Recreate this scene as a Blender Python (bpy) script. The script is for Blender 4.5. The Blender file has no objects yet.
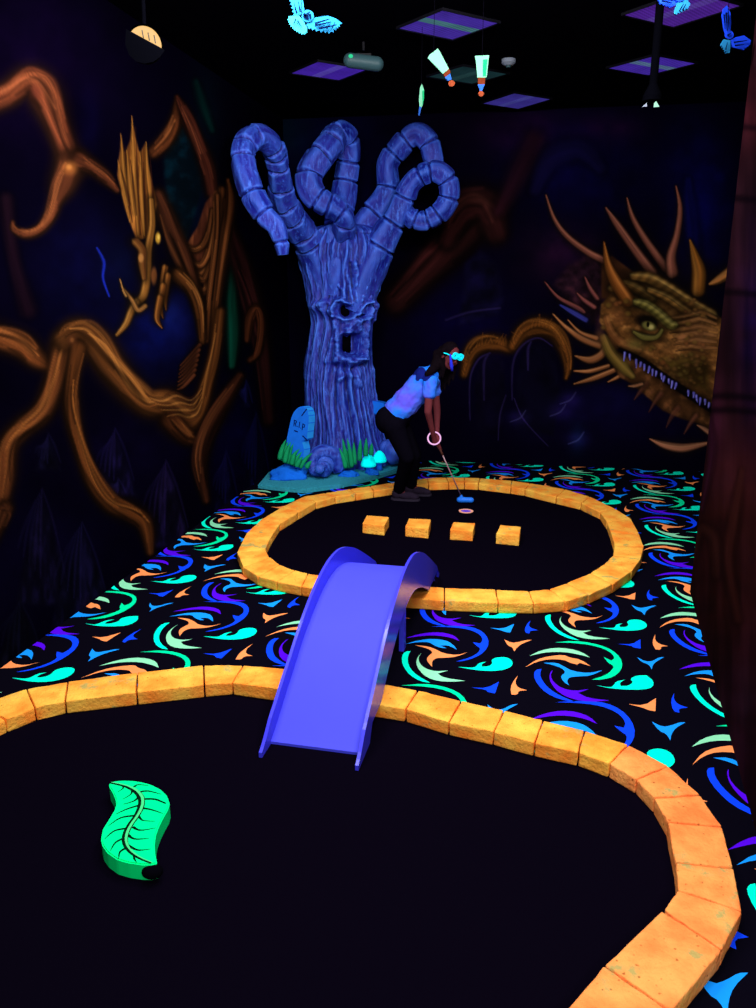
import bpy, bmesh, math, random
import numpy as np
from mathutils import Vector, Matrix, noise as mnoise

random.seed(7)
rng = np.random.default_rng(7)
SC = bpy.context.scene
COL = SC.collection

# ------------------------------------------------------------------ camera
F_PX, HORIZON, CAM_H = 784.0, 285.0, 2.15
PITCH = math.atan((504 - HORIZON) / F_PX)
FW = np.array([0, math.cos(PITCH), -math.sin(PITCH)])
UP = np.array([0, math.sin(PITCH), math.cos(PITCH)])
RT = np.array([1.0, 0, 0])
CP = np.array([0, 0, CAM_H])

def ray(px, py):
    return FW + RT * (px - 378) / F_PX + UP * (504 - py) / F_PX

def ground(px, py, z=0.0):
    """point of the photograph that lies at height z"""
    d = ray(px, py); s = (z - CAM_H) / d[2]
    return Vector(CP + d * s)

def at(px, py, y):
    """point of the photograph that lies at distance y in front of the camera"""
    d = ray(px, py); s = y / d[1]
    return Vector(CP + d * s)

def scale_at(p):
    """pixels per metre at a point"""
    return F_PX / float(np.dot(np.array(p) - CP, FW))

cam_data = bpy.data.cameras.new('camera')
cam = bpy.data.objects.new('camera', cam_data)
COL.objects.link(cam)
cam.location = (0, 0, CAM_H)
cam.rotation_euler = (math.pi / 2 - PITCH, 0, 0)
cam_data.sensor_fit = 'AUTO'; cam_data.sensor_width = 36
cam_data.lens = F_PX / 1008 * 36
cam_data.clip_start = 0.02
SC.camera = cam

# ------------------------------------------------------------------ helpers
def lin(c):
    c = np.asarray(c, float) / 255.0
    return np.where(c <= 0.04045, c / 12.92, ((c + 0.055) / 1.055) ** 2.4)

def lin4(c):
    v = lin(c); return (float(v[0]), float(v[1]), float(v[2]), 1.0)

def set_tags(o, label=None, cat=None, group=None, kind=None):
    if label: o['label'] = label
    if cat: o['category'] = cat
    if group: o['group'] = group
    if kind: o['kind'] = kind
    return o

def link(name, me, mats, parent=None, loc=None):
    o = bpy.data.objects.new(name, me)
    COL.objects.link(o)
    if not isinstance(mats, (list, tuple)): mats = [mats]
    for m in mats: me.materials.append(m)
    if loc is not None: o.location = loc
    if parent is not None: o.parent = parent
    return o

def obj(name, bm, mats, parent=None, smooth=False, recenter=False):
    """link a bmesh (world coordinates) as one mesh object; children store coordinates relative to the parent"""
    bmesh.ops.recalc_face_normals(bm, faces=bm.faces)
    off = Vector((0, 0, 0))
    if parent is not None: off = Vector(parent.location)
    elif recenter and len(bm.verts):
        xs = [v.co for v in bm.verts]
        off = Vector((sum(v.x for v in xs) / len(xs), sum(v.y for v in xs) / len(xs), min(v.z for v in xs)))
    if off.length: bmesh.ops.translate(bm, verts=bm.verts, vec=-off)
    me = bpy.data.meshes.new(name)
    bm.to_mesh(me); bm.free()
    if smooth:
        me.polygons.foreach_set('use_smooth', [True] * len(me.polygons))
    o = link(name, me, mats, parent)
    if parent is None: o.location = off
    return o

def thing(name, loc, label, cat, group=None):
    o = bpy.data.objects.new(name, None)
    COL.objects.link(o); o.location = loc; o.empty_display_size = 0.1
    return set_tags(o, label, cat, group)

def prism(bm, pts, z0, z1, mat=0):
    """upright prism over a ground outline"""
    lo = [bm.verts.new((p[0], p[1], z0)) for p in pts]
    hi = [bm.verts.new((p[0], p[1], z1)) for p in pts]
    n = len(pts); fs = [bm.faces.new(hi), bm.faces.new(lo[::-1])]
    for i in range(n):
        fs.append(bm.faces.new((lo[i], lo[(i + 1) % n], hi[(i + 1) % n], hi[i])))
    for f in fs: f.material_index = mat
    return fs

def box(bm, c, sx, sy, sz, rot=None, mat=0):
    m = Matrix.Diagonal((sx, sy, sz, 1))
    if rot is not None: m = rot.to_4x4() @ m
    r = bmesh.ops.create_cube(bm, size=1, matrix=Matrix.Translation(c) @ m)
    for f in {f for v in r['verts'] for f in v.link_faces}: f.material_index = mat
    return r['verts']

def frame_of(d, hint=Vector((0, 0, 1))):
    d = d.normalized()
    if abs(d.dot(hint)) > 0.95: hint = Vector((1, 0, 0))
    a = d.cross(hint).normalized()
    return a, d.cross(a).normalized()

def tube(bm, pts, radii, sides=12, cap=True, mat=0, lump=None):
    rings = []
    n = len(pts); a_prev = None
    for i, p in enumerate(pts):
        d = (pts[min(i + 1, n - 1)] - pts[max(i - 1, 0)]).normalized()
        if a_prev is None: a, b = frame_of(d)
        else:
            a = (a_prev - d * a_prev.dot(d)).normalized(); b = d.cross(a).normalized()
        a_prev = a
        ring = []
        for k in range(sides):
            t = 2 * math.pi * k / sides
            r = radii[i]
            if lump: r *= lump(i, t)
            ring.append(bm.verts.new(p + (a * math.cos(t) + b * math.sin(t)) * r))
        rings.append(ring)
    for i in range(n - 1):
        for k in range(sides):
            f = bm.faces.new((rings[i][k], rings[i][(k + 1) % sides], rings[i + 1][(k + 1) % sides], rings[i + 1][k]))
            f.material_index = mat
    if cap:
        for r in (rings[0][::-1], rings[-1]):
            f = bm.faces.new(r); f.material_index = mat

def ellipsoid(bm, c, r, rot=None, seg=20, ringn=14, mat=0):
    if not hasattr(r, '__len__'): r = (r, r, r)
    m = Matrix.Diagonal((r[0], r[1], r[2], 1))
    if rot is not None: m = rot.to_4x4() @ m
    q = bmesh.ops.create_uvsphere(bm, u_segments=seg, v_segments=ringn, radius=1, matrix=Matrix.Translation(c) @ m)
    for f in {f for v in q['verts'] for f in v.link_faces}: f.material_index = mat
    return q['verts']

def capsule(bm, p0, p1, r0, r1, seg=14):
    ellipsoid(bm, p0, r0, seg=seg, ringn=10); ellipsoid(bm, p1, r1, seg=seg, ringn=10)
    tube(bm, [p0, p1], [r0, r1], sides=seg)

def catmull(pts, per=8, closed=False):
    P = [np.array(p, float) for p in pts]; n = len(P); out = []
    rng_ = range(n if closed else n - 1)
    for i in rng_:
        if closed: p0, p1, p2, p3 = P[(i - 1) % n], P[i], P[(i + 1) % n], P[(i + 2) % n]
        else: p0, p1, p2, p3 = P[max(i - 1, 0)], P[i], P[i + 1], P[min(i + 2, n - 1)]
        for k in range(per):
            t = k / per
            out.append(0.5 * ((2 * p1) + (p2 - p0) * t + (2 * p0 - 5 * p1 + 4 * p2 - p3) * t * t + (3 * p1 - p0 - 3 * p2 + p3) * t ** 3))
    if not closed: out.append(P[-1])
    return out

def fuse(name, bm, mat, parent, voxel=0.008, smooth_it=6, recenter=False):
    """melt overlapping pieces into one continuous skin"""
    o = obj(name + '_raw', bm, mat, parent)
    m = o.modifiers.new('r', 'REMESH'); m.mode = 'VOXEL'; m.voxel_size = voxel
    s = o.modifiers.new('s', 'SMOOTH'); s.factor = 0.5; s.iterations = smooth_it
    dg = bpy.context.evaluated_depsgraph_get()
    me = bpy.data.meshes.new_from_object(o.evaluated_get(dg))
    me.name = name
    old = o.data; bpy.data.objects.remove(o); bpy.data.meshes.remove(old)
    me.materials.clear()
    me.polygons.foreach_set('use_smooth', [True] * len(me.polygons))
    return link(name, me, mat, parent)

# ------------------------------------------------------------------ materials
def nodes(name):
    m = bpy.data.materials.new(name); m.use_nodes = True
    nt = m.node_tree; b = nt.nodes['Principled BSDF']
    b.inputs['Specular IOR Level'].default_value = 0.0
    b.inputs['Roughness'].default_value = 0.8
    return m, nt, b

def plain(name, rgb, rough=0.8, spec=0.0, mottled=0.0, scale=20.0, bump=0.0, metal=0.0):
    m, nt, b = nodes(name)
    b.inputs['Roughness'].default_value = rough
    b.inputs['Specular IOR Level'].default_value = spec
    b.inputs['Metallic'].default_value = metal
    c = lin4(rgb)
    b.inputs['Base Color'].default_value = c
    if mottled or bump:
        tc = nt.nodes.new('ShaderNodeTexCoord')
        nz = nt.nodes.new('ShaderNodeTexNoise'); nz.inputs['Scale'].default_value = scale; nz.inputs['Detail'].default_value = 5
        nt.links.new(tc.outputs['Object'], nz.inputs['Vector'])
        if mottled:
            mx = nt.nodes.new('ShaderNodeMix'); mx.data_type = 'RGBA'
            mx.inputs[6].default_value = tuple(v * (1 - mottled) for v in c[:3]) + (1,)
            mx.inputs[7].default_value = tuple(min(1, v * (1 + mottled)) for v in c[:3]) + (1,)
            nt.links.new(nz.outputs['Fac'], mx.inputs[0]); nt.links.new(mx.outputs[2], b.inputs['Base Color'])
        if bump:
            bp = nt.nodes.new('ShaderNodeBump'); bp.inputs['Strength'].default_value = bump; bp.inputs['Distance'].default_value = 0.02
            nt.links.new(nz.outputs['Fac'], bp.inputs['Height']); nt.links.new(bp.outputs['Normal'], b.inputs['Normal'])
    return m

def two_tone(name, c1, c2, scale, lo=.42, hi=.6):
    m, nt, b = nodes(name)
    tc = nt.nodes.new('ShaderNodeTexCoord'); nz = nt.nodes.new('ShaderNodeTexNoise'); nz.inputs['Scale'].default_value = scale; nz.inputs['Detail'].default_value = 3
    r = nt.nodes.new('ShaderNodeValToRGB'); e = r.color_ramp.elements
    e[0].position = lo; e[0].color = lin4(c1); e[1].position = hi; e[1].color = lin4(c2)
    nt.links.new(tc.outputs['Object'], nz.inputs['Vector']); nt.links.new(nz.outputs['Fac'], r.inputs['Fac']); nt.links.new(r.outputs['Color'], b.inputs['Base Color'])
    return m

def glowing(name, rgb, strength=1.0, pattern=None):
    m, nt, b = nodes(name)
    b.inputs['Base Color'].default_value = (0.01, 0.01, 0.015, 1)
    b.inputs['Emission Color'].default_value = lin4(rgb)
    b.inputs['Emission Strength'].default_value = strength
    if pattern:
        tc = nt.nodes.new('ShaderNodeTexCoord')
        w = nt.nodes.new('ShaderNodeTexChecker'); w.inputs['Scale'].default_value = pattern
        w.inputs['Color1'].default_value = lin4(rgb); w.inputs['Color2'].default_value = tuple(v * .62 for v in lin4(rgb)[:3]) + (1,)
        nz = nt.nodes.new('ShaderNodeTexNoise'); nz.inputs['Scale'].default_value = 5
        mx = nt.nodes.new('ShaderNodeMix'); mx.data_type = 'RGBA'; mx.blend_type = 'MULTIPLY'; mx.inputs[0].default_value = .6
        nt.links.new(tc.outputs['Object'], w.inputs['Vector']); nt.links.new(tc.outputs['Object'], nz.inputs['Vector'])
        nt.links.new(w.outputs['Color'], mx.inputs[6]); nt.links.new(nz.outputs['Fac'], mx.inputs[7])
        nt.links.new(mx.outputs[2], b.inputs['Emission Color'])
    return m

def emissive_paint(name, rgb, glow):
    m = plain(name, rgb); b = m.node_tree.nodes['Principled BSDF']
    b.inputs['Emission Color'].default_value = lin4(rgb); b.inputs['Emission Strength'].default_value = glow  # emission added to brighten fluorescent paint that the lamps leave dim
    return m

def painted(name, attr='paint'):
    m, nt, b = nodes(name)
    a = nt.nodes.new('ShaderNodeAttribute'); a.attribute_name = attr
    nt.links.new(a.outputs['Color'], b.inputs['Base Color'])
    return m

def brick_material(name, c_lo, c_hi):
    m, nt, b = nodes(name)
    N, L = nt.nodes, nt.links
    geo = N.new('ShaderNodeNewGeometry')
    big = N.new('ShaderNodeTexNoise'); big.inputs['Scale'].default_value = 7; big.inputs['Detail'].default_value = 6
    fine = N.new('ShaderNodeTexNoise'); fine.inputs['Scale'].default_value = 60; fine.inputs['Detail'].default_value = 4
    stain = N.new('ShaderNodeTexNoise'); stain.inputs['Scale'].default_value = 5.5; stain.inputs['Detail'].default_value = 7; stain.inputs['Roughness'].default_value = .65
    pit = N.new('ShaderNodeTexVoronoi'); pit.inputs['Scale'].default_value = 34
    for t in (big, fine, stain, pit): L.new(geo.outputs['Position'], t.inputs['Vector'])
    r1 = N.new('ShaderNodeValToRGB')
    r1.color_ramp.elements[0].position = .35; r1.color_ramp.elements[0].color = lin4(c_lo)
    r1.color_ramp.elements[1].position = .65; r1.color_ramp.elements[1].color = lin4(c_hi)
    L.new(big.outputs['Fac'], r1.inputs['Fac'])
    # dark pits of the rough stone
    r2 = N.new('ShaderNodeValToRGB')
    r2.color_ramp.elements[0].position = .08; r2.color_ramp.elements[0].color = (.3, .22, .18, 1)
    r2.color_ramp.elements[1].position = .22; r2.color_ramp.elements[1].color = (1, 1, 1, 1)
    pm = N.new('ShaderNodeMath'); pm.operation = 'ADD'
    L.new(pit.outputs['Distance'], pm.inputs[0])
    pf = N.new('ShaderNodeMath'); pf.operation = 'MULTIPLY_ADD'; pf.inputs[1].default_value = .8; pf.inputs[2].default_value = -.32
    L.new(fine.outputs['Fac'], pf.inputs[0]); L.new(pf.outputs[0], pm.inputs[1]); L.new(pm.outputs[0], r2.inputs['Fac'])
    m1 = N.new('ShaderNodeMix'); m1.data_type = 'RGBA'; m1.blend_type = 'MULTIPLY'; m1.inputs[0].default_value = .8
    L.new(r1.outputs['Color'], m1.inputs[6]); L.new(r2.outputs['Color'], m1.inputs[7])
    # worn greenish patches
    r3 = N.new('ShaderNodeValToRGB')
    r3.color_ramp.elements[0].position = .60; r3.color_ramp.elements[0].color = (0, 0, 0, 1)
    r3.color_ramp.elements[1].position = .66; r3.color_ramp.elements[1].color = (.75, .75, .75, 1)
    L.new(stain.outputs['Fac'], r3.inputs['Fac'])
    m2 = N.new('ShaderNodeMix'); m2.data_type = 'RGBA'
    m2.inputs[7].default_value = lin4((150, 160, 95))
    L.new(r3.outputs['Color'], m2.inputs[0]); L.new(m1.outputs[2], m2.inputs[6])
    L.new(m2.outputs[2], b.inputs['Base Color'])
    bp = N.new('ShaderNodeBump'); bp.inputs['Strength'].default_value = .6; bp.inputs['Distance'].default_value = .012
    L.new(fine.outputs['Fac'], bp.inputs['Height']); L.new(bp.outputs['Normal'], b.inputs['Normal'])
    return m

def bark_material():
    m, nt, b = nodes('blue_painted_bark')
    N, L = nt.nodes, nt.links
    tc = N.new('ShaderNodeTexCoord')
    mp = N.new('ShaderNodeMapping'); mp.inputs['Scale'].default_value = (1, 1, .28)
    L.new(tc.outputs['Object'], mp.inputs['Vector'])
    n1 = N.new('ShaderNodeTexNoise'); n1.inputs['Scale'].default_value = 3.0; n1.inputs['Detail'].default_value = 3
    n2 = N.new('ShaderNodeTexNoise'); n2.inputs['Scale'].default_value = 26; n2.inputs['Detail'].default_value = 8; n2.inputs['Roughness'].default_value = .7
    L.new(tc.outputs['Object'], n1.inputs['Vector']); L.new(mp.outputs['Vector'], n2.inputs['Vector'])
    r1 = N.new('ShaderNodeValToRGB'); e = r1.color_ramp.elements
    e[0].position = .36; e[0].color = lin4((10, 24, 148)); e[1].position = .66; e[1].color = lin4((44, 48, 170))
    L.new(n1.outputs['Fac'], r1.inputs['Fac'])
    # dry brushed lighter paint caught by the raised grain
    r2 = N.new('ShaderNodeValToRGB'); e = r2.color_ramp.elements
    e[0].position = .5; e[0].color = (0, 0, 0, 1); e[1].position = .68; e[1].color = (.9, .9, .9, 1)
    L.new(n2.outputs['Fac'], r2.inputs['Fac'])
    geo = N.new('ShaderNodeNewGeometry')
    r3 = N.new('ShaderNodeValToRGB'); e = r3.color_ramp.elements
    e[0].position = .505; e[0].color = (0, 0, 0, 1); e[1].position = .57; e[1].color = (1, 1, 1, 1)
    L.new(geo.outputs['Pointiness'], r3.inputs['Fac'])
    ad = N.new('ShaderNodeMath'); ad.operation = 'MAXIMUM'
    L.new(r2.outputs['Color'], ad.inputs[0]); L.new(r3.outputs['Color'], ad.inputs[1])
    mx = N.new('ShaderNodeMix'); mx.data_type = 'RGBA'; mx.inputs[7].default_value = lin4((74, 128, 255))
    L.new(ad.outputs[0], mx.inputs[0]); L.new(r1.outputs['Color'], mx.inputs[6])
    # multiply the recesses darker, by pointiness
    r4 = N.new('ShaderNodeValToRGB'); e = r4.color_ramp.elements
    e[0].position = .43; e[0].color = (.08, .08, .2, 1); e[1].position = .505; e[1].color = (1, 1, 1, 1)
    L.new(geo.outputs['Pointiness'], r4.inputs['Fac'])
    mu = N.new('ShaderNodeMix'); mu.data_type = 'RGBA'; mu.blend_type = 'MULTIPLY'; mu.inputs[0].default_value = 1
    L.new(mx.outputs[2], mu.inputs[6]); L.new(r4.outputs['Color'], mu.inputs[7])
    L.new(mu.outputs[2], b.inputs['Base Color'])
    bp = N.new('ShaderNodeBump'); bp.inputs['Strength'].default_value = .7; bp.inputs['Distance'].default_value = .025
    L.new(n2.outputs['Fac'], bp.inputs['Height']); L.new(bp.outputs['Normal'], b.inputs['Normal'])
    b.inputs['Specular IOR Level'].default_value = .35; b.inputs['Roughness'].default_value = .5
    return m

BLACK = (5, 4, 9)
M = dict(
    carpet=plain('black_carpet', (8, 6, 16), mottled=.3, scale=150),
    teal=plain('carpet_teal', (0, 255, 212)), green=plain('carpet_green', (0, 232, 160)),
    pale=plain('carpet_pale_green', (138, 222, 176)), orange=plain('carpet_orange', (255, 146, 84)),
    blue=plain('carpet_blue', (14, 66, 255)), sky=plain('carpet_sky_blue', (22, 146, 255)), purple=plain('carpet_purple', (84, 10, 228)),
    turf=plain('black_felt', (7, 4, 14), mottled=.4, scale=300, bump=.2),
    brick=brick_material('orange_fluorescent_stone', (255, 142, 50), (255, 192, 78)), salmon=brick_material('orange_stone_camera_tint', (255, 128, 64), (255, 166, 88)), bark=bark_material(),  # salmon copy: same orange stone, tinted for the camera's colour response
    bridge=plain('violet_blue_gloss_paint', (68, 70, 224), rough=.55, spec=.12, mottled=.05, scale=6),
    bridge_edge=plain('violet_blue_panel_paint', (62, 60, 226), rough=.25, spec=.25),
    leaf=plain('fluorescent_green_paint', (0, 250, 146), mottled=.04, scale=15), leaf_side=plain('green_leaf_edge_paint', (0, 224, 118), mottled=.2, scale=9),
    leaf_vein=plain('black_vein_paint', (4, 30, 16)), leaf_mid=plain('pale_green_vein_paint', (70, 214, 130)),
    black=plain('matt_black', BLACK), ceiling=plain('black_ceiling', (6, 5, 12), mottled=.3, scale=4),
    dark_metal=plain('black_metal', (7, 6, 12), rough=.5, spec=.1),
    base=plain('teal_grit_paint', (52, 150, 172), mottled=.6, scale=60, bump=.5),
    stone=plain('blue_stone_paint', (26, 112, 240), mottled=.25, scale=10, bump=.3), stone_side=plain('blue_stone_edge', (40, 150, 255), mottled=.2, scale=10),
    rock=plain('azure_rock_paint', (22, 106, 232), mottled=.3, scale=7, bump=.4),
    etch=plain('dark_etched_paint', (10, 22, 96)),
    grass=plain('green_blade_paint', (22, 150, 96), mottled=.35, scale=12),
    cap=emissive_paint('cyan_mushroom_paint', (0, 255, 255), .45), stem=plain('blue_mushroom_stem_paint', (26, 96, 220), mottled=.2),
    shirt=two_tone('white_cotton_under_blacklight', (34, 124, 255), (96, 88, 236), 3.2), skin=plain('skin', (100, 44, 50), mottled=.15, scale=8),  # shirt: blacklight and skin bounce painted in as blue and violet tones
    pants=plain('black_denim', (9, 7, 16), mottled=.2), shoe=plain('dark_shoe_leather', (34, 26, 40), mottled=.2), sole=plain('dark_sole', (44, 38, 52)),
    hair=plain('dark_brown_hair', (15, 9, 14), mottled=.5, scale=40), pattern=plain('dark_blue_print', (18, 28, 110)),
    specs=emissive_paint('cyan_spectacle_frame', (20, 235, 255), .4), ribbon=plain('blue_ribbon', (38, 50, 220)), band=glowing('pink_glow_band', (255, 190, 245), 1.0),
    putter_head=plain('blue_rubber', (30, 118, 240), rough=.5, spec=.2), shaft=plain('steel_shaft', (150, 110, 120), rough=.3, spec=.5), grip=plain('rubber_grip', (150, 96, 84)),
    cup=plain('pale_orange_cup_plastic', (255, 176, 150)), cup_in=plain('violet_cup_lining', (110, 70, 220)),
    owl=plain('cyan_owl_paint', (24, 88, 130)), owl_blue=plain('blue_owl_paint', (18, 48, 168)), owl_line=plain('navy_feather_line', (2, 8, 34)),
    owl_pale=plain('pale_cyan_paint', (34, 112, 128)),
    tube_body=plain('pale_mint_paint', (98, 160, 130)), tube_green=plain('mint_green_paint', (20, 138, 86)), tube_brown=plain('rust_brown_paint', (84, 34, 18)),
    tube_blue=plain('blue_nozzle_paint', (34, 74, 150)), tube_tip=plain('orange_tip_paint', (110, 48, 28)),
    grey=plain('grey_green_plastic', (40, 64, 70), rough=.5, spec=.2), white=plain('off_white_plastic', (110, 116, 130)),
    lamp_warm=glowing('warm_lamp_lens', (255, 200, 112), 1.0), flap=plain('sooty_black', (2, 2, 4)), lamp_mint=glowing('mint_lamp_lens', (190, 255, 225), 1.0), indicator=glowing('green_indicator', (40, 220, 150), 1.0),
    wall=painted('mural_paint'),
)

# ------------------------------------------------------------------ room frame
YAW = math.radians(-10.4)
V = Vector((math.cos(YAW), math.sin(YAW), 0))          # along the back wall, to the right
U = Vector((-math.sin(YAW), math.cos(YAW), 0))         # along the left wall, away from the camera
PL = ground(105, 592)                                   # a point on the left wall's foot
PB = ground(560, 466)                                   # a point on the back wall's foot
CORNER = PL + U * (PB - PL).dot(U)
CEIL = 4.02
LEN_L = (CORNER - Vector((0, 0, 0))).dot(U) + 1.2       # the left wall runs on past the camera
LEN_B = 7.2

# ------------------------------------------------------------------ murals: paint kept per vertex of a fine wall grid
def vnoise(x, y, seed=0):
    xi = np.floor(x).astype(np.int64); yi = np.floor(y).astype(np.int64)
    xf = x - xi; yf = y - yi
    def h(a, b):
        n = (a * 374761393 + b * 668265263 + seed * 1442695041) & 0x7fffffff
        n = (n ^ (n >> 13)) * 1274126177 & 0x7fffffff
        return ((n ^ (n >> 16)) & 0xffff) / 65535.0
    u = xf * xf * (3 - 2 * xf); v = yf * yf * (3 - 2 * yf)
    return (h(xi, yi) * (1 - u) + h(xi + 1, yi) * u) * (1 - v) + (h(xi, yi + 1) * (1 - u) + h(xi + 1, yi + 1) * u) * v

def fbm(x, y, seed=0, oct=4):
    s = 0; a = .5; t = 0
    for o in range(oct):
        s = s + a * vnoise(x * 2 ** o, y * 2 ** o, seed + o); t += a; a *= .5
    return s / t

def sstep(a, b, x):
    t = np.clip((x - a) / (b - a), 0, 1); return t * t * (3 - 2 * t)

class Sheet:
    """a wall's drawing sheet: X, Y are the sheet coordinates of every grid vertex, C its paint (0-255)"""
    def __init__(self, X, Y, bg):
        self.X, self.Y = X, Y
        n = fbm(X / 60, Y / 60, 3)
        self.C = np.array(bg, float)[None, :] * (0.6 + 0.8 * n[:, None])
    def _mix(self, idx, col, a):
        self.C[idx] = self.C[idx] * (1 - a[:, None]) + col * a[:, None]
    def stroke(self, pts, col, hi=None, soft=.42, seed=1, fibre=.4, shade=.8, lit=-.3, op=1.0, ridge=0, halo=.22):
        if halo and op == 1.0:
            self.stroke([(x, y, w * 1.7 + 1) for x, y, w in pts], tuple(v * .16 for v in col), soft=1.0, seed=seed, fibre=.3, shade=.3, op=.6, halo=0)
        P = np.array(catmull(pts, 6))
        x0, x1 = P[:, 0].min() - P[:, 2].max() * 1.4, P[:, 0].max() + P[:, 2].max() * 1.4
        y0, y1 = P[:, 1].min() - P[:, 2].max() * 1.4, P[:, 1].max() + P[:, 2].max() * 1.4
        idx = np.nonzero((self.X > x0) & (self.X < x1) & (self.Y > y0) & (self.Y < y1))[0]
        if not len(idx): return
        x, y = self.X[idx], self.Y[idx]
        ov = P[-1, :2] - P[0, :2]; flip_all = (ov[0] < 0) if abs(ov[0]) > .35 * abs(ov[1]) else (ov[1] > 0)
        best = np.full(len(idx), 9.0); side = np.zeros(len(idx)); along = np.zeros(len(idx)); acc = 0
        for i in range(len(P) - 1):
            ax, ay, aw = P[i]; bx, by, bw = P[i + 1]
            dx, dy = bx - ax, by - ay; L2 = dx * dx + dy * dy + 1e-9; L = math.sqrt(L2)
            t = np.clip(((x - ax) * dx + (y - ay) * dy) / L2, 0, 1)
            qx, qy = x - ax - t * dx, y - ay - t * dy
            w = np.maximum(aw + (bw - aw) * t, .3)
            s = np.hypot(qx, qy) / w
            m = s < best
            best[m] = s[m]; along[m] = (acc + t * L)[m]
            # positive below / right of the stroke
            nx, ny = -dy / L, dx / L
            if flip_all: nx, ny = -nx, -ny
            side[m] = ((qx * nx + qy * ny) / w)[m]
            acc += L
        a = (1 - sstep(1 - soft, 1 + soft * .6, best)) * op
        fib = fbm(along / 60 + seed * 7.3, side * 2.6 + seed * 3.1, seed, 3) - .5
        body = 1 - shade * np.clip(best, 0, 1) ** 1.8
        body = body * (1 + fibre * 2 * fib)
        if ridge: body = body * (1 + .17 * np.sin(along / ridge * 6.28 + side * 2))
        c = np.array(col, float)[None, :] * body[:, None]
        if hi is not None:
            g = np.exp(-((side - lit) / .28) ** 2) * (.6 + .8 * fib + .2)
            c = c + (np.array(hi, float) - np.array(col, float))[None, :] * np.clip(g, 0, 1)[:, None]
        self._mix(idx, np.clip(c, 0, 255), a)
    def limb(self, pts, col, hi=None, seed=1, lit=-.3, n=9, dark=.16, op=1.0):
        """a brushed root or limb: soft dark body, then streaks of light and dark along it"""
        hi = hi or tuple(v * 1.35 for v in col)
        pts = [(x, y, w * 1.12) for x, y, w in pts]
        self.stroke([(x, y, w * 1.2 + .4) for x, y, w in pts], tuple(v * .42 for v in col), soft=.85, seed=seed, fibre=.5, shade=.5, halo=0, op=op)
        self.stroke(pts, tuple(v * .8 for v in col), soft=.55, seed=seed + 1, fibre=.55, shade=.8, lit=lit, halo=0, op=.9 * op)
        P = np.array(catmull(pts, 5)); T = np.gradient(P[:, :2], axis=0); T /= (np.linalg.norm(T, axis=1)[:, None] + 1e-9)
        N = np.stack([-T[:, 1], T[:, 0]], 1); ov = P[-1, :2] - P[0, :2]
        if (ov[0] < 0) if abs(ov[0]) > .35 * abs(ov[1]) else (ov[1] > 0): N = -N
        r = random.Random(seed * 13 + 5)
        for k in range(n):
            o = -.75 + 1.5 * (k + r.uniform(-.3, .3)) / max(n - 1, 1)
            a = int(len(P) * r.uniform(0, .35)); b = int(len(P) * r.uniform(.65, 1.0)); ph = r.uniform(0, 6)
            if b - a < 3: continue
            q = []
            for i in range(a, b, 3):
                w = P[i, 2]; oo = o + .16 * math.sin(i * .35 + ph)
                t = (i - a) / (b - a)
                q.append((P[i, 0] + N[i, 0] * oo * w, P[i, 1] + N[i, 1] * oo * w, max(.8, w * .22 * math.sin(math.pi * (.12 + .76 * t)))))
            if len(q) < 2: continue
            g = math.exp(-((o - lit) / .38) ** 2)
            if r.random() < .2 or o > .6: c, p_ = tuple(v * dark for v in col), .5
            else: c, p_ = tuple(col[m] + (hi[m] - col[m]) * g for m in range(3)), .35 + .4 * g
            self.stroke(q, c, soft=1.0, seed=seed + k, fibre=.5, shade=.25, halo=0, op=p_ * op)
    def fill(self, poly, col, hi=None, soft=3.0, seed=1, mottled=.5, ns=(14, 14), op=1.0, rim=0.0):
        P = np.array(poly, float)
        idx = np.nonzero((self.X > P[:, 0].min()) & (self.X < P[:, 0].max()) & (self.Y > P[:, 1].min()) & (self.Y < P[:, 1].max()))[0]
        if not len(idx): return
        x, y = self.X[idx], self.Y[idx]
        ins = np.zeros(len(idx), bool); dist = np.full(len(idx), 1e9)
        n = len(P)
        for i in range(n):
            ax, ay = P[i]; bx, by = P[(i + 1) % n]
            c = (ay > y) != (by > y)
            with np.errstate(divide='ignore', invalid='ignore'):
                ins ^= c & (x < (bx - ax) * (y - ay) / (by - ay + 1e-12) + ax)
            dx, dy = bx - ax, by - ay; L2 = dx * dx + dy * dy + 1e-9
            t = np.clip(((x - ax) * dx + (y - ay) * dy) / L2, 0, 1)
            dist = np.minimum(dist, np.hypot(x - ax - t * dx, y - ay - t * dy))
        a = np.where(ins, sstep(0, soft, dist), 0) * op
        nz = fbm(x / ns[0], y / ns[1], seed, 5)
        k = 1 + mottled * 2 * (nz - .5)
        if rim: k = k * (1 - rim * np.exp(-dist / (soft * 2)))
        c = np.array(col, float)[None, :] * k[:, None]
        if hi is not None:
            c = c + (np.array(hi, float) - np.array(col, float))[None, :] * sstep(.5, .75, nz)[:, None]
        self._mix(idx, np.clip(c, 0, 255), a)
    def glow(self, cx, cy, rx, ry, col, power=1.0, seed=0, rough=.6):
        q = ((self.X - cx) / rx) ** 2 + ((self.Y - cy) / ry) ** 2
        idx = np.nonzero(q < 4)[0]
        if not len(idx): return
        a = np.exp(-q[idx] * 1.6) * power * (1 + rough * 2 * (fbm(self.X[idx] / 16, self.Y[idx] / 16, seed) - .5))
        self.C[idx] += np.array(col, float)[None, :] * np.clip(a, 0, 1)[:, None]
    def dab(self, cx, cy, rx, ry, col, ang=0, op=1.0, soft=.5):
        c, s = math.cos(ang), math.sin(ang)
        dx, dy = self.X - cx, self.Y - cy
        q = np.hypot((dx * c + dy * s) / rx, (-dx * s + dy * c) / ry)
        idx = np.nonzero(q < 1.5)[0]
        if not len(idx): return
        self._mix(idx, np.array(col, float)[None, :] * np.ones((len(idx), 1)), (1 - sstep(1 - soft, 1 + soft * .4, q[idx])) * op)

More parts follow.
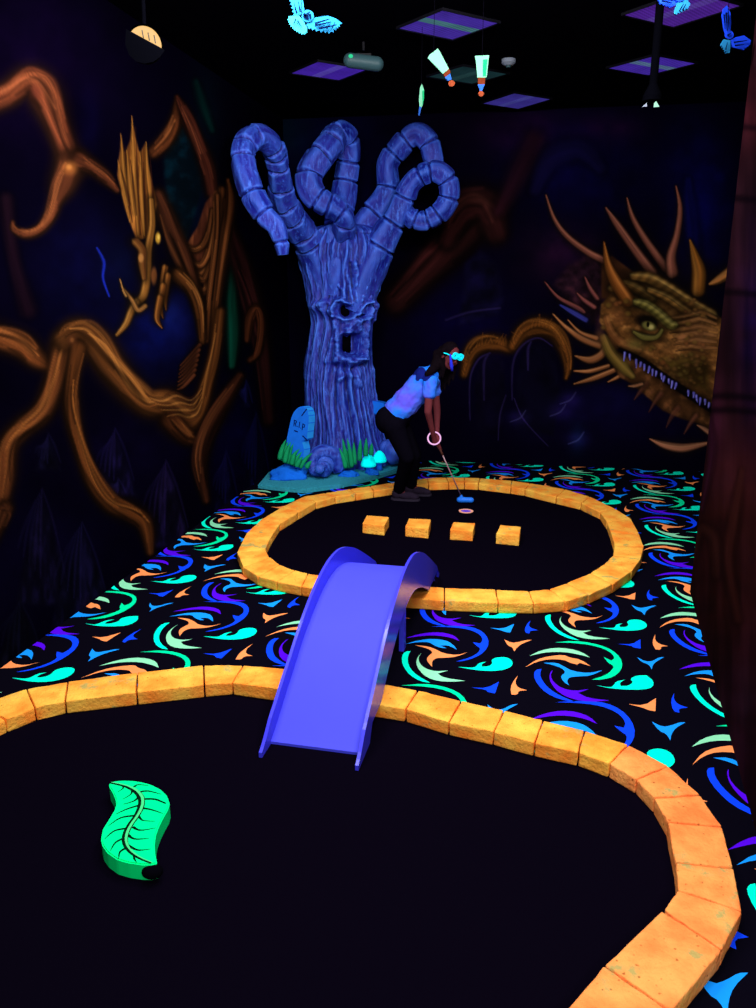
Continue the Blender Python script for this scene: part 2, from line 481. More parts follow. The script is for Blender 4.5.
def wall_grid(name, origin, along, length, height, ns, nz, bg, paint, fade, normal_flip=False, fine=None):
    """upright wall of ns x nz cells from origin, its paint in a colour attribute"""
    s = np.linspace(0, 1, ns + 1) * length
    if fine:   # the painted stretch of the wall gets most of the columns
        k = 24; s = np.concatenate([np.linspace(0, fine[0], k // 2 + 1)[:-1], np.linspace(fine[0], fine[1], ns - k + 1), np.linspace(fine[1], length, k // 2 + 1)[1:]])
    z = np.linspace(0, 1, nz + 1) * height
    S, Z = np.meshgrid(s, z, indexing='ij')
    co = np.empty((S.size, 3))
    co[:, 0] = origin.x + along.x * S.ravel(); co[:, 1] = origin.y + along.y * S.ravel(); co[:, 2] = Z.ravel()
    d = co - CP
    dep = np.maximum(d @ FW, .05)
    X = 378 + F_PX * (d @ RT) / dep; Y = 504 - F_PX * (d @ UP) / dep
    behind = (d @ FW) < .4
    X[behind] = -5000
    sh = Sheet(X, Y, bg)
    paint(sh)
    alb = lin(np.clip(sh.C, 0, 255)) * fade
    a = np.arange((ns + 1) * (nz + 1)).reshape(ns + 1, nz + 1)
    quads = np.stack([a[:-1, :-1], a[1:, :-1], a[1:, 1:], a[:-1, 1:]], -1).reshape(-1, 4)
    if normal_flip: quads = quads[:, ::-1]
    me = bpy.data.meshes.new(name)
    me.vertices.add(len(co)); me.vertices.foreach_set('co', co.ravel())
    me.loops.add(quads.size); me.loops.foreach_set('vertex_index', quads.ravel().astype(np.int32))
    me.polygons.add(len(quads)); me.polygons.foreach_set('loop_start', (np.arange(len(quads)) * 4).astype(np.int32))
    me.update(calc_edges=True)
    at_ = me.color_attributes.new('paint', 'FLOAT_COLOR', 'POINT')
    at_.data.foreach_set('color', np.concatenate([np.clip(alb, 0, 1), np.ones((len(alb), 1))], 1).ravel().astype(np.float32))
    o = link(name, me, M['wall'])
    o['kind'] = 'structure'
    return o

BROWN, TAN = (112, 58, 28), (182, 112, 52)
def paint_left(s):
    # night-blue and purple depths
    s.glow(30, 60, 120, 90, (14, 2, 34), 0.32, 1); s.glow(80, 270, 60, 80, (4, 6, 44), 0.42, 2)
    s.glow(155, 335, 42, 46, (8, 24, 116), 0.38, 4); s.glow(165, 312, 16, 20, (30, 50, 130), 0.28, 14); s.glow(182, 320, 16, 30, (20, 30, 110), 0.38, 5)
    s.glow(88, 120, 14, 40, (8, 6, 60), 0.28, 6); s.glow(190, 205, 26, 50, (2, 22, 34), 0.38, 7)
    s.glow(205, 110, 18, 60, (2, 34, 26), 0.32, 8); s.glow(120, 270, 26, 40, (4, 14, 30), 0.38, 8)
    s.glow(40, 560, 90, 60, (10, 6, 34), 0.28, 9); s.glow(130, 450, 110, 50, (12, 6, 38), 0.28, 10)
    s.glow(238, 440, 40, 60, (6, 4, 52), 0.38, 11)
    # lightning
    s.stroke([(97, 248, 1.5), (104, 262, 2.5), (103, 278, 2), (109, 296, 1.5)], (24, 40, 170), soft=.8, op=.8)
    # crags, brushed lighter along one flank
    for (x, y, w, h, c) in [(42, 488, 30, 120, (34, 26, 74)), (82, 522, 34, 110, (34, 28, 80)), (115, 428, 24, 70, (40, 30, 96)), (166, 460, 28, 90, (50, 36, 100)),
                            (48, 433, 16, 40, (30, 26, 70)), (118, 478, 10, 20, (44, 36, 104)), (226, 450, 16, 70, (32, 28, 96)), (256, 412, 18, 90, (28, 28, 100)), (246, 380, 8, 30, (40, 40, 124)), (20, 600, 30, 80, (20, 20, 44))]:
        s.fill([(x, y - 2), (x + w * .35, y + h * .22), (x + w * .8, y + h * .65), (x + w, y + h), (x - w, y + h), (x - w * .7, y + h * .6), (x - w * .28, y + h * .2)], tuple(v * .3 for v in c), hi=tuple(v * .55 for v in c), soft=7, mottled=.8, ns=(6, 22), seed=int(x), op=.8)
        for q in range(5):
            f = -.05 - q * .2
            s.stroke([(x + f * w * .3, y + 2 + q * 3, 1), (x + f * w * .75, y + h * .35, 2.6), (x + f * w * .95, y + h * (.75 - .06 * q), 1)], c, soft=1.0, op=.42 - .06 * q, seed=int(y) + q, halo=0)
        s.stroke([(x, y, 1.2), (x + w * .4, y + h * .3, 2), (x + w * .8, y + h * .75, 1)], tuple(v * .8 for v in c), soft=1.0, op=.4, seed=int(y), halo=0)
    # green creepers
    s.stroke([(234, 268, 6), (232, 300, 8), (233, 335, 9), (232, 365, 5)], (8, 52, 38), hi=(12, 80, 60), soft=.6, seed=3)
    s.stroke([(196, 82, 5), (203, 105, 7), (212, 130, 5)], (6, 40, 34), soft=.9, op=.7)
    # far trunks
    s.limb([(228, 225, 6), (240, 262, 10), (252, 300, 10), (262, 345, 8), (268, 420, 6)], (62, 28, 26), seed=11)
    s.limb([(247, 340, 3), (250, 318, 5), (257, 308, 4), (262, 325, 4), (258, 352, 4), (250, 360, 3)], (92, 46, 26), seed=12)
    s.stroke([(6, 200, 10), (14, 260, 9), (28, 310, 12)], (26, 10, 18), soft=.8, op=.7, seed=13)
    # triangle of limbs over the head
    s.fill([(160, 160), (178, 112), (200, 150), (206, 190), (190, 240), (180, 250), (165, 215)], (4, 14, 22), hi=(4, 26, 36), soft=6)
    s.limb([(154, 152, 6), (168, 138, 7), (176, 120, 6), (177, 98, 2)], (124, 62, 32), hi=(165, 92, 48), seed=20)
    s.limb([(177, 97, 2), (186, 116, 6), (198, 142, 6), (208, 168, 7), (212, 192, 6)], (104, 46, 32), hi=(132, 66, 42), seed=21, lit=.2)
    # robe-like folds of bark
    s.fill([(184, 246), (196, 226), (204, 202), (214, 190), (228, 186), (230, 205), (222, 258), (217, 335), (208, 342), (210, 300), (204, 288), (190, 268)], (80, 38, 24), hi=(118, 62, 34), soft=3, mottled=.7, ns=(5, 40), seed=22)
    for (pts) in ([(186, 262, 5), (199, 274, 5), (208, 262, 4), (213, 235, 3)], [(190, 280, 4), (203, 292, 4), (210, 280, 3)], [(222, 190, 4), (222, 230, 5), (216, 270, 5), (212, 320, 4)], [(226, 200, 3), (227, 226, 4), (221, 262, 4)], [(183, 246, 3), (196, 250, 3), (207, 238, 3), (212, 210, 2)], [(186, 258, 3), (200, 266, 3.5), (210, 250, 3), (216, 215, 2)], [(192, 272, 3), (203, 280, 3), (212, 262, 3)], [(228, 180, 2), (230, 205, 5), (222, 252, 6), (216, 300, 5), (214, 340, 3)], [(217, 196, 3), (216, 240, 3), (209, 300, 3), (206, 340, 3)]):
        s.limb(pts, (134, 72, 36), hi=(176, 104, 52), seed=len(pts) + int(pts[0][0]), n=5)
    s.limb([(158, 196, 7), (170, 226, 9), (182, 254, 9), (194, 286, 6), (200, 310, 5), (204, 338, 3)], (92, 46, 28), hi=(136, 76, 38), seed=24)
    s.limb([(178, 275, 7), (192, 290, 6), (200, 312, 5), (202, 342, 3)], (120, 66, 30), hi=(168, 104, 50), seed=25)
    # crest of upright blades
    s.fill([(116, 175), (119, 150), (121, 132), (125, 150), (129, 140), (132, 112), (137, 138), (140, 150), (146, 140), (148, 160), (155, 188), (158, 205), (150, 238), (136, 242), (124, 210)], (122, 68, 28), hi=(168, 106, 44), soft=2.5, mottled=.8, ns=(3.2, 60), seed=30)
    for x0, y0, x1, y1 in [(121, 134, 128, 205), (132, 116, 138, 235), (127, 150, 134, 215), (140, 152, 144, 235), (146, 142, 152, 212), (118, 160, 130, 222)]:
        s.stroke([(x0, y0, .6), ((x0 + x1) / 2 - 1, (y0 + y1) / 2, 2.6), (x1, y1, 1.2)], (176, 112, 46), soft=.6, op=.8, seed=x0)
        s.stroke([(x0 + 3.5, y0 + 10, .4), ((x0 + x1) / 2 + 2.6, (y0 + y1) / 2, 1.2), (x1 + 2.5, y1, .6)], (46, 20, 14), soft=.8, op=.7, seed=x0)
    # face in profile, jaws and tusks
    s.stroke([(151, 200, 3), (152, 225, 4), (148, 250, 4.5), (147, 275, 5), (143, 296, 5), (134, 304, 4.5)], (148, 92, 38), hi=(190, 126, 56), seed=31)
    s.stroke([(136, 242, 5), (142, 250, 5), (142, 262, 5), (144, 278, 3)], (120, 68, 32), hi=(166, 106, 48), seed=32)
    s.dab(141, 258, 3, 5, (176, 116, 60)); s.dab(154, 276, 3.5, 10, (116, 66, 34)); s.dab(158, 238, 3, 6.5, (205, 150, 50)); s.dab(158.5, 237, 1.4, 3, (245, 200, 90))
    s.stroke([(136, 303, 5), (131, 312, 4.5), (126, 324, 4), (117, 335, 2)], (140, 88, 38), hi=(190, 130, 62), seed=33)
    s.stroke([(145, 306, 3), (138, 310, 3), (132, 300, 2.6), (122, 287, 1)], (150, 98, 50), soft=.5, seed=34)
    s.stroke([(126, 296, 1.5), (123, 290, 1.2), (120, 279, .6)], (160, 110, 60), seed=35)
    for k, (x, y) in enumerate([(165, 282), (168, 290), (163, 300), (160, 312)]):
        s.stroke([(x, y - 14, 4), (x - 3, y + 6, 3.5), (x - 4 + 2 * k, y + 22 - 2 * k, .8)], (126, 70, 30), hi=(166, 102, 46), seed=36 + k)
    for k in range(7):
        s.stroke([(200 - k, 345 + 5 * k, 2.4), (190 - k, 356 + 5 * k, 2), (180 - k * .5, 366 + 4 * k, .6)], (110, 56, 34), soft=.5, seed=50 + k)
    # upper left arm, its knot and its hook
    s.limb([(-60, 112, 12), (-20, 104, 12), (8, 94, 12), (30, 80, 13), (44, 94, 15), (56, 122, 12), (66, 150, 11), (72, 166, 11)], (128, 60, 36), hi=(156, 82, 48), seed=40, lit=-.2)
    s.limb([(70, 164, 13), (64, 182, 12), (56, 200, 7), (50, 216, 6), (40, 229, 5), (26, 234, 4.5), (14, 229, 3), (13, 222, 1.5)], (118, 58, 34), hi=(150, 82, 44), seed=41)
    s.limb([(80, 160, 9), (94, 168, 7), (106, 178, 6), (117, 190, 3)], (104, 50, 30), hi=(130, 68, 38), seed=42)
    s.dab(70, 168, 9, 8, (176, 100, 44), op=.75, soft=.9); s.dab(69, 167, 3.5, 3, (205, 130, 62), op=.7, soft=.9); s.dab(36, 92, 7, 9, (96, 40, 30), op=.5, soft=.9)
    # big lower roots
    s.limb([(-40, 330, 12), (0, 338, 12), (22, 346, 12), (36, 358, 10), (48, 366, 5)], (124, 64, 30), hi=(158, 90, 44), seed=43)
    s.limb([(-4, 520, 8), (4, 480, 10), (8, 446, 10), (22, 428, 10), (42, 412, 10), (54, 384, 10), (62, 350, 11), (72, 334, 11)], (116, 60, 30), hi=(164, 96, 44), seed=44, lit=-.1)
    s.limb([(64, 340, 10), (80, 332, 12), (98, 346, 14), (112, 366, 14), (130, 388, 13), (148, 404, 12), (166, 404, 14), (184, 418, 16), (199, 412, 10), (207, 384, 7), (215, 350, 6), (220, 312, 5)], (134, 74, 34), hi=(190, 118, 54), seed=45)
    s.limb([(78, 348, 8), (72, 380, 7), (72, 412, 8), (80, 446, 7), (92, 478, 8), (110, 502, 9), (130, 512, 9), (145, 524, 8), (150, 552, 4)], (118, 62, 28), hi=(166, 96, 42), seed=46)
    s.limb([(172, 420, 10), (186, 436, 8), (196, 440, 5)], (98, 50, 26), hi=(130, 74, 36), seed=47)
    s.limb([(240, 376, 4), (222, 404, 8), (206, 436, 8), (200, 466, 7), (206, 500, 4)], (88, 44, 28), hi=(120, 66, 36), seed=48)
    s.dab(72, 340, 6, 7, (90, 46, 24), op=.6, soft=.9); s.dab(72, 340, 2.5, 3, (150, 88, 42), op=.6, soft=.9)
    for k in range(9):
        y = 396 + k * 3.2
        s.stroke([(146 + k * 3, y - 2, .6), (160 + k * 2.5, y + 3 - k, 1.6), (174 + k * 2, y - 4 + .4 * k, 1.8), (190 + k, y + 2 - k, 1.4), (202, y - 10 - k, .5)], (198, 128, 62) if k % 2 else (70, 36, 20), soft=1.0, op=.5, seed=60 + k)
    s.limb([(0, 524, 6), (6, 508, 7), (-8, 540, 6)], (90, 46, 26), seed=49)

def paint_back(s):
    s.glow(330, 180, 70, 120, (2, 2, 26), .7, 1); s.glow(470, 330, 80, 60, (3, 1, 24), .7, 2); s.glow(575, 170, 90, 60, (4, 3, 36), .8, 3); s.glow(700, 200, 40, 90, (3, 4, 54), .8, 4)
    s.glow(520, 130, 60, 30, (24, 4, 18), .7, 5); s.glow(610, 128, 40, 18, (22, 4, 14), .7, 6); s.glow(290, 130, 30, 40, (0, 16, 14), .7, 7)
    s.glow(600, 420, 120, 40, (8, 4, 26), .6, 8); s.glow(615, 400, 40, 20, (10, 8, 36), .6, 9)
    # old trunks and boulders in the dark
    s.limb([(396, 300, 14), (424, 272, 16), (452, 244, 18), (478, 218, 16)], (44, 17, 17), seed=3)
    s.limb([(448, 240, 10), (462, 212, 16), (484, 206, 18), (496, 232, 12)], (50, 20, 20), hi=(60, 28, 24), seed=4)
    s.fill([(455, 330), (462, 262), (480, 246), (500, 262), (508, 300), (500, 318), (470, 326)], (10, 7, 30), soft=8, mottled=.8, seed=5)
    s.stroke([(446, 320, 2), (470, 312, 2), (500, 308, 2)], (36, 28, 70), soft=.9, op=.6)
    s.stroke([(500, 210, 10), (520, 170, 16), (534, 140, 14)], (34, 12, 20), soft=.9, op=.8, seed=6)
    s.stroke([(535, 190, 8), (550, 160, 14), (580, 150, 14), (600, 168, 8)], (14, 10, 44), soft=.9, op=.8, seed=7)
    s.stroke([(688, 180, 5), (690, 215, 10), (694, 250, 9)], (10, 10, 66), soft=.9, op=.8, seed=8)
    s.glow(560, 255, 46, 36, (28, 9, 22), .8, 9)
    # fuzzy arches
    for pts in ([(464, 374, 4), (470, 354, 7), (482, 344, 8.5), (497, 343, 8), (508, 347, 6)], [(513, 346, 5), (523, 332, 7.5), (539, 326, 9), (555, 332, 8), (564, 348, 6), (568, 366, 4), (566, 378, 2)]):
        s.limb(pts, (128, 70, 27), hi=(150, 90, 36), seed=int(pts[0][0]), n=7)
        r = random.Random(3)
        Pq = catmull([(x, y, w) for x, y, w in pts], 9)
        for q in Pq[::2]:
            a = r.uniform(-2.6, -.5); L_ = q[2] * r.uniform(.8, 1.5)
            s.stroke([(q[0], q[1], 1.6), (q[0] + math.cos(a) * L_, q[1] + math.sin(a) * L_, .5)], (122, 68, 26), soft=1.0, op=.5, seed=int(q[0]), halo=0)
    s.fill([(474, 430), (472, 385), (478, 360), (492, 352), (506, 358), (508, 400), (502, 440)], (8, 5, 22), soft=5); s.fill([(514, 430), (514, 380), (520, 350), (540, 338), (556, 350), (562, 390), (556, 440)], (7, 5, 20), soft=5)
    for pts in ([(470, 420, .8), (470, 380, 1.5), (478, 360, 1.6), (490, 353, 1.2)], [(512, 400, .9), (513, 364, 1.8), (522, 346, 1.8), (538, 338, 1.4), (552, 346, 1.2)], [(498, 440, .8), (500, 415, 1.2), (506, 395, .8)], [(514, 398, .8), (524, 420, 1.2), (548, 446, .8)], [(484, 400, 1.2), (484, 365, 2.2), (488, 355, 1.5)], [(528, 370, 1.5), (528, 350, 2.5), (531, 342, 1.5)]):
        s.stroke(pts, (40, 30, 76), soft=.9, op=.7, seed=int(pts[0][1]))
    for x, y in [(570, 400), (578, 440), (520, 418), (560, 412)]:
        s.glow(x, y, 14, 9, (22, 16, 54), .7, x); s.stroke([(x - 10, y + 4, .8), (x, y, 1.4), (x + 6, y - 8, .8)], (66, 62, 120), soft=.9, op=.6, seed=x)
    s.glow(578, 440, 10, 20, (0, 18, 26), .6, 77)
    # ruff of dark webbing behind the cheek
    s.fill([(548, 285), (565, 262), (590, 250), (610, 270), (612, 330), (590, 330), (566, 306)], (40, 20, 30), hi=(56, 26, 32), soft=9, mottled=.9, ns=(8, 8), seed=10, op=.85)
    s.fill([(600, 300), (600, 262), (612, 254), (636, 272), (630, 300)], (70, 38, 22), hi=(92, 52, 26), soft=3, seed=11)
    HORN, HHI = (120, 66, 52), (158, 94, 74)
    for k, pts in enumerate(([(604, 260, 4.5), (588, 252, 4), (567, 236, 3.2), (554, 218, 2.2), (546, 195, .8)], [(652, 272, 6), (634, 248, 5), (617, 224, 4), (606, 208, 1)], [(666, 268, 5), (647, 242, 4.2), (633, 218, 3), (627, 198, .8)], [(672, 272, 7), (671, 256, 5.5), (677, 234, 3.8), (680, 208, 2.8), (676, 186, .8)])):
        s.stroke(pts, HORN, hi=HHI, soft=.35, seed=70 + k, fibre=.25)
    s.stroke([(698, 290, 8), (699, 272, 8), (695, 256, 5), (690, 240, 1)], (132, 78, 28), hi=(176, 112, 46), soft=.3, seed=75)
    s.stroke([(730, 272, 6), (718, 280, 4.5), (710, 284, 1.5)], (170, 104, 50), hi=(206, 136, 74), soft=.3, seed=76)
    for k, pts in enumerate(([(545, 282, .7), (558, 297, 2), (578, 308, 3.2), (584, 312, 2)], [(585, 277, .7), (590, 288, 2.6), (597, 298, 3)], [(577, 293, .7), (584, 300, 2.6), (594, 307, 3)], [(553, 314, .7), (566, 327, 2.6), (582, 338, 4.6), (600, 346, 4)], [(568, 320, .7), (580, 332, 2), (596, 338, 3)], [(575, 356, .8), (590, 360, 4.4), (602, 354, 4.5), (608, 342, 4)], [(574, 371, .7), (590, 371, 2.6), (608, 366, 2.6)], [(574, 384, .7), (594, 378, 3), (614, 370, 3)], [(608, 382, .6), (616, 378, 2), (622, 374, 2)])):
        s.stroke(pts, (142, 84, 48) if k > 2 else (110, 56, 54), hi=(186, 122, 78) if k > 2 else (140, 74, 66), soft=.35, seed=80 + k)
    s.stroke([(560, 305, 1), (574, 313, 3), (586, 320, 3)], (56, 58, 150), soft=.6, seed=79)
    # lower jaw
    s.fill([(600, 344), (606, 334), (614, 334), (622, 346), (640, 362), (664, 380), (690, 397), (712, 410), (712, 432), (694, 424), (680, 420), (662, 412), (648, 400), (632, 386), (618, 378), (610, 364)], (78, 46, 24), hi=(104, 62, 34), soft=3, mottled=.6, ns=(9, 9), seed=12, rim=.4)
    s.stroke([(604, 338, 5), (610, 352, 7), (620, 364, 7), (632, 376, 4)], (106, 84, 34), hi=(134, 104, 48), seed=13, op=.85)
    # head
    s.fill([(598, 322), (600, 304), (610, 292), (622, 282), (640, 270), (656, 274), (676, 284), (700, 302), (730, 322), (730, 418), (712, 406), (692, 394), (668, 378), (644, 361), (626, 352), (612, 344)], (104, 64, 30), hi=(138, 92, 46), soft=2.5, mottled=.85, ns=(11, 8), seed=14, rim=.35)
    s.fill([(655, 355), (690, 350), (712, 360), (712, 398), (690, 388), (664, 372)], (62, 46, 18), hi=(84, 66, 26), soft=8, seed=15, op=.8)
    # rows of ridges on the skull
    for k, pts in enumerate(([(612, 288, 5), (626, 284, 6), (640, 290, 6), (652, 298, 5)], [(634, 276, 5), (650, 278, 7), (668, 288, 8), (690, 302, 7), (712, 314, 6)], [(650, 290, 4), (668, 298, 5), (688, 312, 5), (704, 318, 4)], [(622, 296, 4), (634, 300, 5), (640, 304, 4)])):
        s.stroke(pts, (112, 76, 34), hi=(146, 112, 58), seed=90 + k, ridge=9, fibre=.5, soft=.6)
    for k in range(6):
        s.stroke([(668 + k * 2, 318 + 6 * k, 1.4), (684 + k, 316 + 6 * k, 2.4), (700, 312 + 7 * k, 2.6), (716, 318 + 6 * k, 2)], (150, 98, 56), soft=.6, op=.65, seed=100 + k)
        s.stroke([(666 + k * 2, 321 + 6 * k, .8), (684 + k, 319.5 + 6 * k, 1.2), (700, 315.5 + 7 * k, 1.2)], (44, 24, 14), soft=.7, op=.7, seed=110 + k)
    s.stroke([(628, 300, 8), (616, 282, 7), (608, 264, 4.5), (604, 242, .8)], (128, 70, 28), hi=(170, 100, 44), soft=.3, seed=77)
    # cheek scales
    r = random.Random(5)
    for k in range(120):
        x, y = r.uniform(600, 706), r.uniform(300, 392)
        if y > 352 + (x - 626) * .66 - 6 or (x > 630 and y < 340 and x < 680): continue
        q = r.uniform(2, 4.2); c = r.choice([(124, 84, 38), (136, 92, 44), (112, 88, 34), (140, 78, 40)])
        s.dab(x, y, q * 1.2, q, (50, 28, 14), op=.55, soft=.6); s.dab(x - .5, y - .7, q * .85, q * .7, c, op=.6, soft=.8)
    s.stroke([(606, 318, 4), (612, 334, 5), (626, 346, 5), (640, 350, 3)], (150, 84, 44), hi=(176, 110, 60), soft=.7, seed=120, op=.6)
    for (x, y, rx, ry, c, p) in [(690, 372, 26, 16, (10, 6, 2), .5), (636, 344, 12, 8, (134, 122, 56), .5), (600, 336, 6, 12, (160, 96, 56), .4), (700, 336, 16, 18, (168, 110, 66), .35), (668, 346, 18, 8, (146, 96, 52), .35), (618, 316, 10, 10, (150, 86, 46), .4), (662, 340, 8, 4, (24, 14, 8), .5), (680, 312, 18, 6, (30, 18, 10), .45), (625, 366, 6, 10, (120, 100, 40), .4)]:
        s.dab(x, y, rx, ry, c, op=p, soft=1.0)
    for k in range(26):
        x, y = r.uniform(668, 704), r.uniform(352, 388); q = r.uniform(2.5, 5)
        if y > 352 + (x - 626) * .6 - 8: continue
        s.dab(x, y, q, q * .8, (40, 26, 10), op=.5, soft=.8); s.dab(x - .6, y - .8, q * .7, q * .55, r.choice([(120, 98, 46), (140, 92, 50)]), op=.5, soft=1.0)
    # eye under its brow
    s.dab(648, 322, 15, 9, (16, 10, 8), ang=.25, soft=.5); s.dab(649, 326, 8, 5, (108, 100, 48), ang=.3, soft=.4); s.dab(651, 327, 3.4, 3, (196, 178, 104), soft=.6); s.dab(648, 324.5, 1.8, 3, (12, 10, 6), soft=.4)
    s.stroke([(636, 302, 4), (646, 305, 6), (658, 313, 6), (670, 324, 6), (675, 325, 4)], (104, 92, 40), hi=(142, 128, 66), seed=121, ridge=7, soft=.55)
    s.stroke([(634, 332, 2), (644, 337, 4), (656, 337, 3), (662, 330, 2)], (108, 96, 42), hi=(136, 122, 60), seed=122, soft=.6)
    s.dab(682, 337, 6, 2.5, (160, 100, 58), ang=-.3, soft=.6)
    # lips and teeth
    s.stroke([(620, 350, 2), (640, 360, 3.4), (664, 377, 4), (690, 395, 4), (710, 408, 4)], (10, 6, 12), soft=.5, fibre=0)
    r = random.Random(9)
    for k in range(22):
        t = k / 21; x = 625 + t * 84 + r.uniform(-.8, .8); y = 354.5 + t * 50 + r.uniform(-.6, .6); h = 6.5 if k in (0, 3) else r.uniform(2.6, 5.2)
        if k in (2, 14, 15): continue
        u_ = r.uniform(-1.6, .8)
        s.stroke([(x, y - 1.6, 1.4), (x + u_ * .4, y + h * .4, 1.1), (x + u_, y + h, .35)], (92, 86, 186), hi=(150, 142, 235), soft=.6, fibre=.2, shade=.4, seed=130 + k, halo=0)
    for k, (x, y, h) in enumerate([(640, 388, 12), (655, 398, 14), (672, 412, 16), (690, 420, 14)]):
        s.stroke([(x + 6, y - 4, 4), (x, y + 4, 3), (x - 6, y + h, .6)], (84, 44, 32), hi=(110, 62, 44), seed=150 + k, soft=.8, op=.7)
    for pts in ([(628, 386, .5), (634, 386, 2), (642, 384, 2)],): s.stroke(pts, (140, 90, 60), seed=1)
    s.stroke([(650, 439, .7), (664, 445, 4), (682, 448, 5), (700, 445, 3), (712, 442, 1)], (150, 92, 66), hi=(188, 124, 88), soft=.3, seed=160)
    s.stroke([(697, 425, .7), (706, 430, 3), (716, 438, 3)], (140, 90, 66), soft=.3, seed=161)

wl0 = CORNER - U * LEN_L
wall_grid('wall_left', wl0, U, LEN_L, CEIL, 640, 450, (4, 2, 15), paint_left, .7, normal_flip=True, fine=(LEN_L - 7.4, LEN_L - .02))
wall_grid('wall_back', CORNER, V, LEN_B, CEIL, 560, 420, (4, 2, 15), paint_back, 1.0, normal_flip=True, fine=(.02, 5.3))

# right-hand partition, its far end standing free
PR_FAR, PR_NEAR = ground(690, 592), ground(756, 832)
DR = (PR_FAR - PR_NEAR); DR.z = 0; LEN_R = DR.length + .9; DR.normalize()
NR = Vector((DR.y, -DR.x, 0))                       # away from the room
def paint_right(s):
    n = fbm(s.X / 9, s.Y / 120, 5, 4); m = fbm(s.X / 40, s.Y / 40, 9, 3)
    s.C = np.array((38, 17, 24), float)[None, :] * (.35 + 1.1 * n[:, None]) * (.6 + .8 * m[:, None])
    s.glow(730, 560, 60, 120, (30, 12, 2), .7, 3); s.glow(750, 470, 40, 60, (24, 8, 8), .7, 4); s.glow(748, 110, 20, 60, (34, 8, 10), .7, 5); s.glow(715, 420, 10, 60, (30, 10, 24), .7, 6)
    s.glow(756, 330, 24, 120, (0, 0, 40), .7, 7); s.glow(740, 720, 30, 90, (16, 6, 18), .6, 8); s.glow(745, 700, 14, 40, (0, 12, 12), .5, 8)
    for y in (128, 200, 294, 398, 412):
        s.stroke([(690, y, 3), (730, y - 2, 4), (770, y + 2, 3)], (5, 2, 9), soft=1.0, op=.6, seed=y, halo=0)
    s.stroke([(726, 240, 2), (716, 330, 4), (706, 400, 4), (712, 450, 6), (702, 510, 3)], (54, 22, 42), soft=.9, op=.6, seed=3)
    s.stroke([(742, 470, 4), (734, 520, 8), (728, 560, 8), (738, 620, 6)], (66, 30, 26), soft=.9, op=.6, seed=4)
    s.stroke([(692, 560, 6), (700, 530, 8), (714, 540, 8), (716, 575, 6)], (62, 32, 26), soft=.9, op=.5, seed=5)
wall_grid('wall_right', PR_FAR - DR * LEN_R, DR, LEN_R, CEIL, 260, 240, (30, 14, 24), paint_right, .5)
bm = bmesh.new()
e = [PR_FAR, PR_FAR - DR * LEN_R, PR_FAR - DR * LEN_R + NR * .3, PR_FAR + NR * .3]
e = [e[0] + NR * .002, e[1] + NR * .002, e[2], e[3]]
prism(bm, e, 0, CEIL)
o = obj('wall_right_partition', bm, plain('dark_partition_paint', (20, 9, 18), mottled=.5, scale=3)); o['kind'] = 'structure'

# floor and ceiling
bm = bmesh.new()
A0 = CORNER - U * LEN_L; 
fl_pts = [A0, A0 + V * LEN_B, CORNER + V * LEN_B, CORNER]
prism(bm, fl_pts, CEIL, CEIL + .05)
o = obj('ceiling', bm, M['ceiling']); o['kind'] = 'structure'

# ------------------------------------------------------------------ carpet: swirl motifs woven into one floor mesh
def Z(x0, y0, s, pts): return [(x0 + x / s, y0 + y / s) for x, y in pts]
def R1(p): return Z(400, 610, 4.2, p)
def R2(p): return Z(520, 590, 3.78, p)
MA = [
 ('purple', R1([(20, 118), (80, 100), (140, 92), (195, 96), (235, 110), (252, 132), (215, 118), (160, 109), (110, 109), (60, 115)])),
 ('sky', R1([(20, 143), (80, 125), (140, 120), (195, 127), (225, 144), (243, 168), (222, 160), (198, 150), (172, 150), (198, 161), (170, 161), (140, 150), (120, 136), (75, 137)])),
 ('orange', R1([(60, 148), (110, 150), (150, 163), (185, 182), (240, 189), (288, 178), (240, 198), (190, 203), (155, 203), (138, 215), (137, 241), (115, 222), (108, 205), (120, 190), (134, 180), (125, 168), (95, 158)])),
 ('teal', R1([(48, 172), (38, 190), (35, 215), (45, 245), (75, 275), (130, 306), (85, 302), (40, 277), (12, 242), (3, 210), (8, 183), (25, 173)])),
 ('pale', R1([(92, 180), (80, 200), (85, 225), (110, 246), (150, 257), (205, 254), (162, 268), (185, 284), (277, 297), (220, 304), (160, 301), (110, 285), (78, 256), (63, 225), (70, 198)])),
 ('blue', R1([(128, 70), (200, 65), (280, 67), (330, 79), (365, 104), (378, 140), (360, 176), (320, 201), (270, 216), (233, 216), (290, 200), (325, 180), (335, 162), (320, 153), (303, 135), (335, 140), (345, 126), (335, 106), (305, 89), (260, 78), (200, 73)])),
 ('teal', R1([(240, 238), (300, 242), (315, 239), (328, 222), (364, 217), (346, 228), (346, 237), (370, 236), (385, 225), (380, 210), (400, 199), (435, 196), (465, 204), (478, 222), (470, 240), (440, 253), (390, 259), (330, 256), (280, 248)])),
]
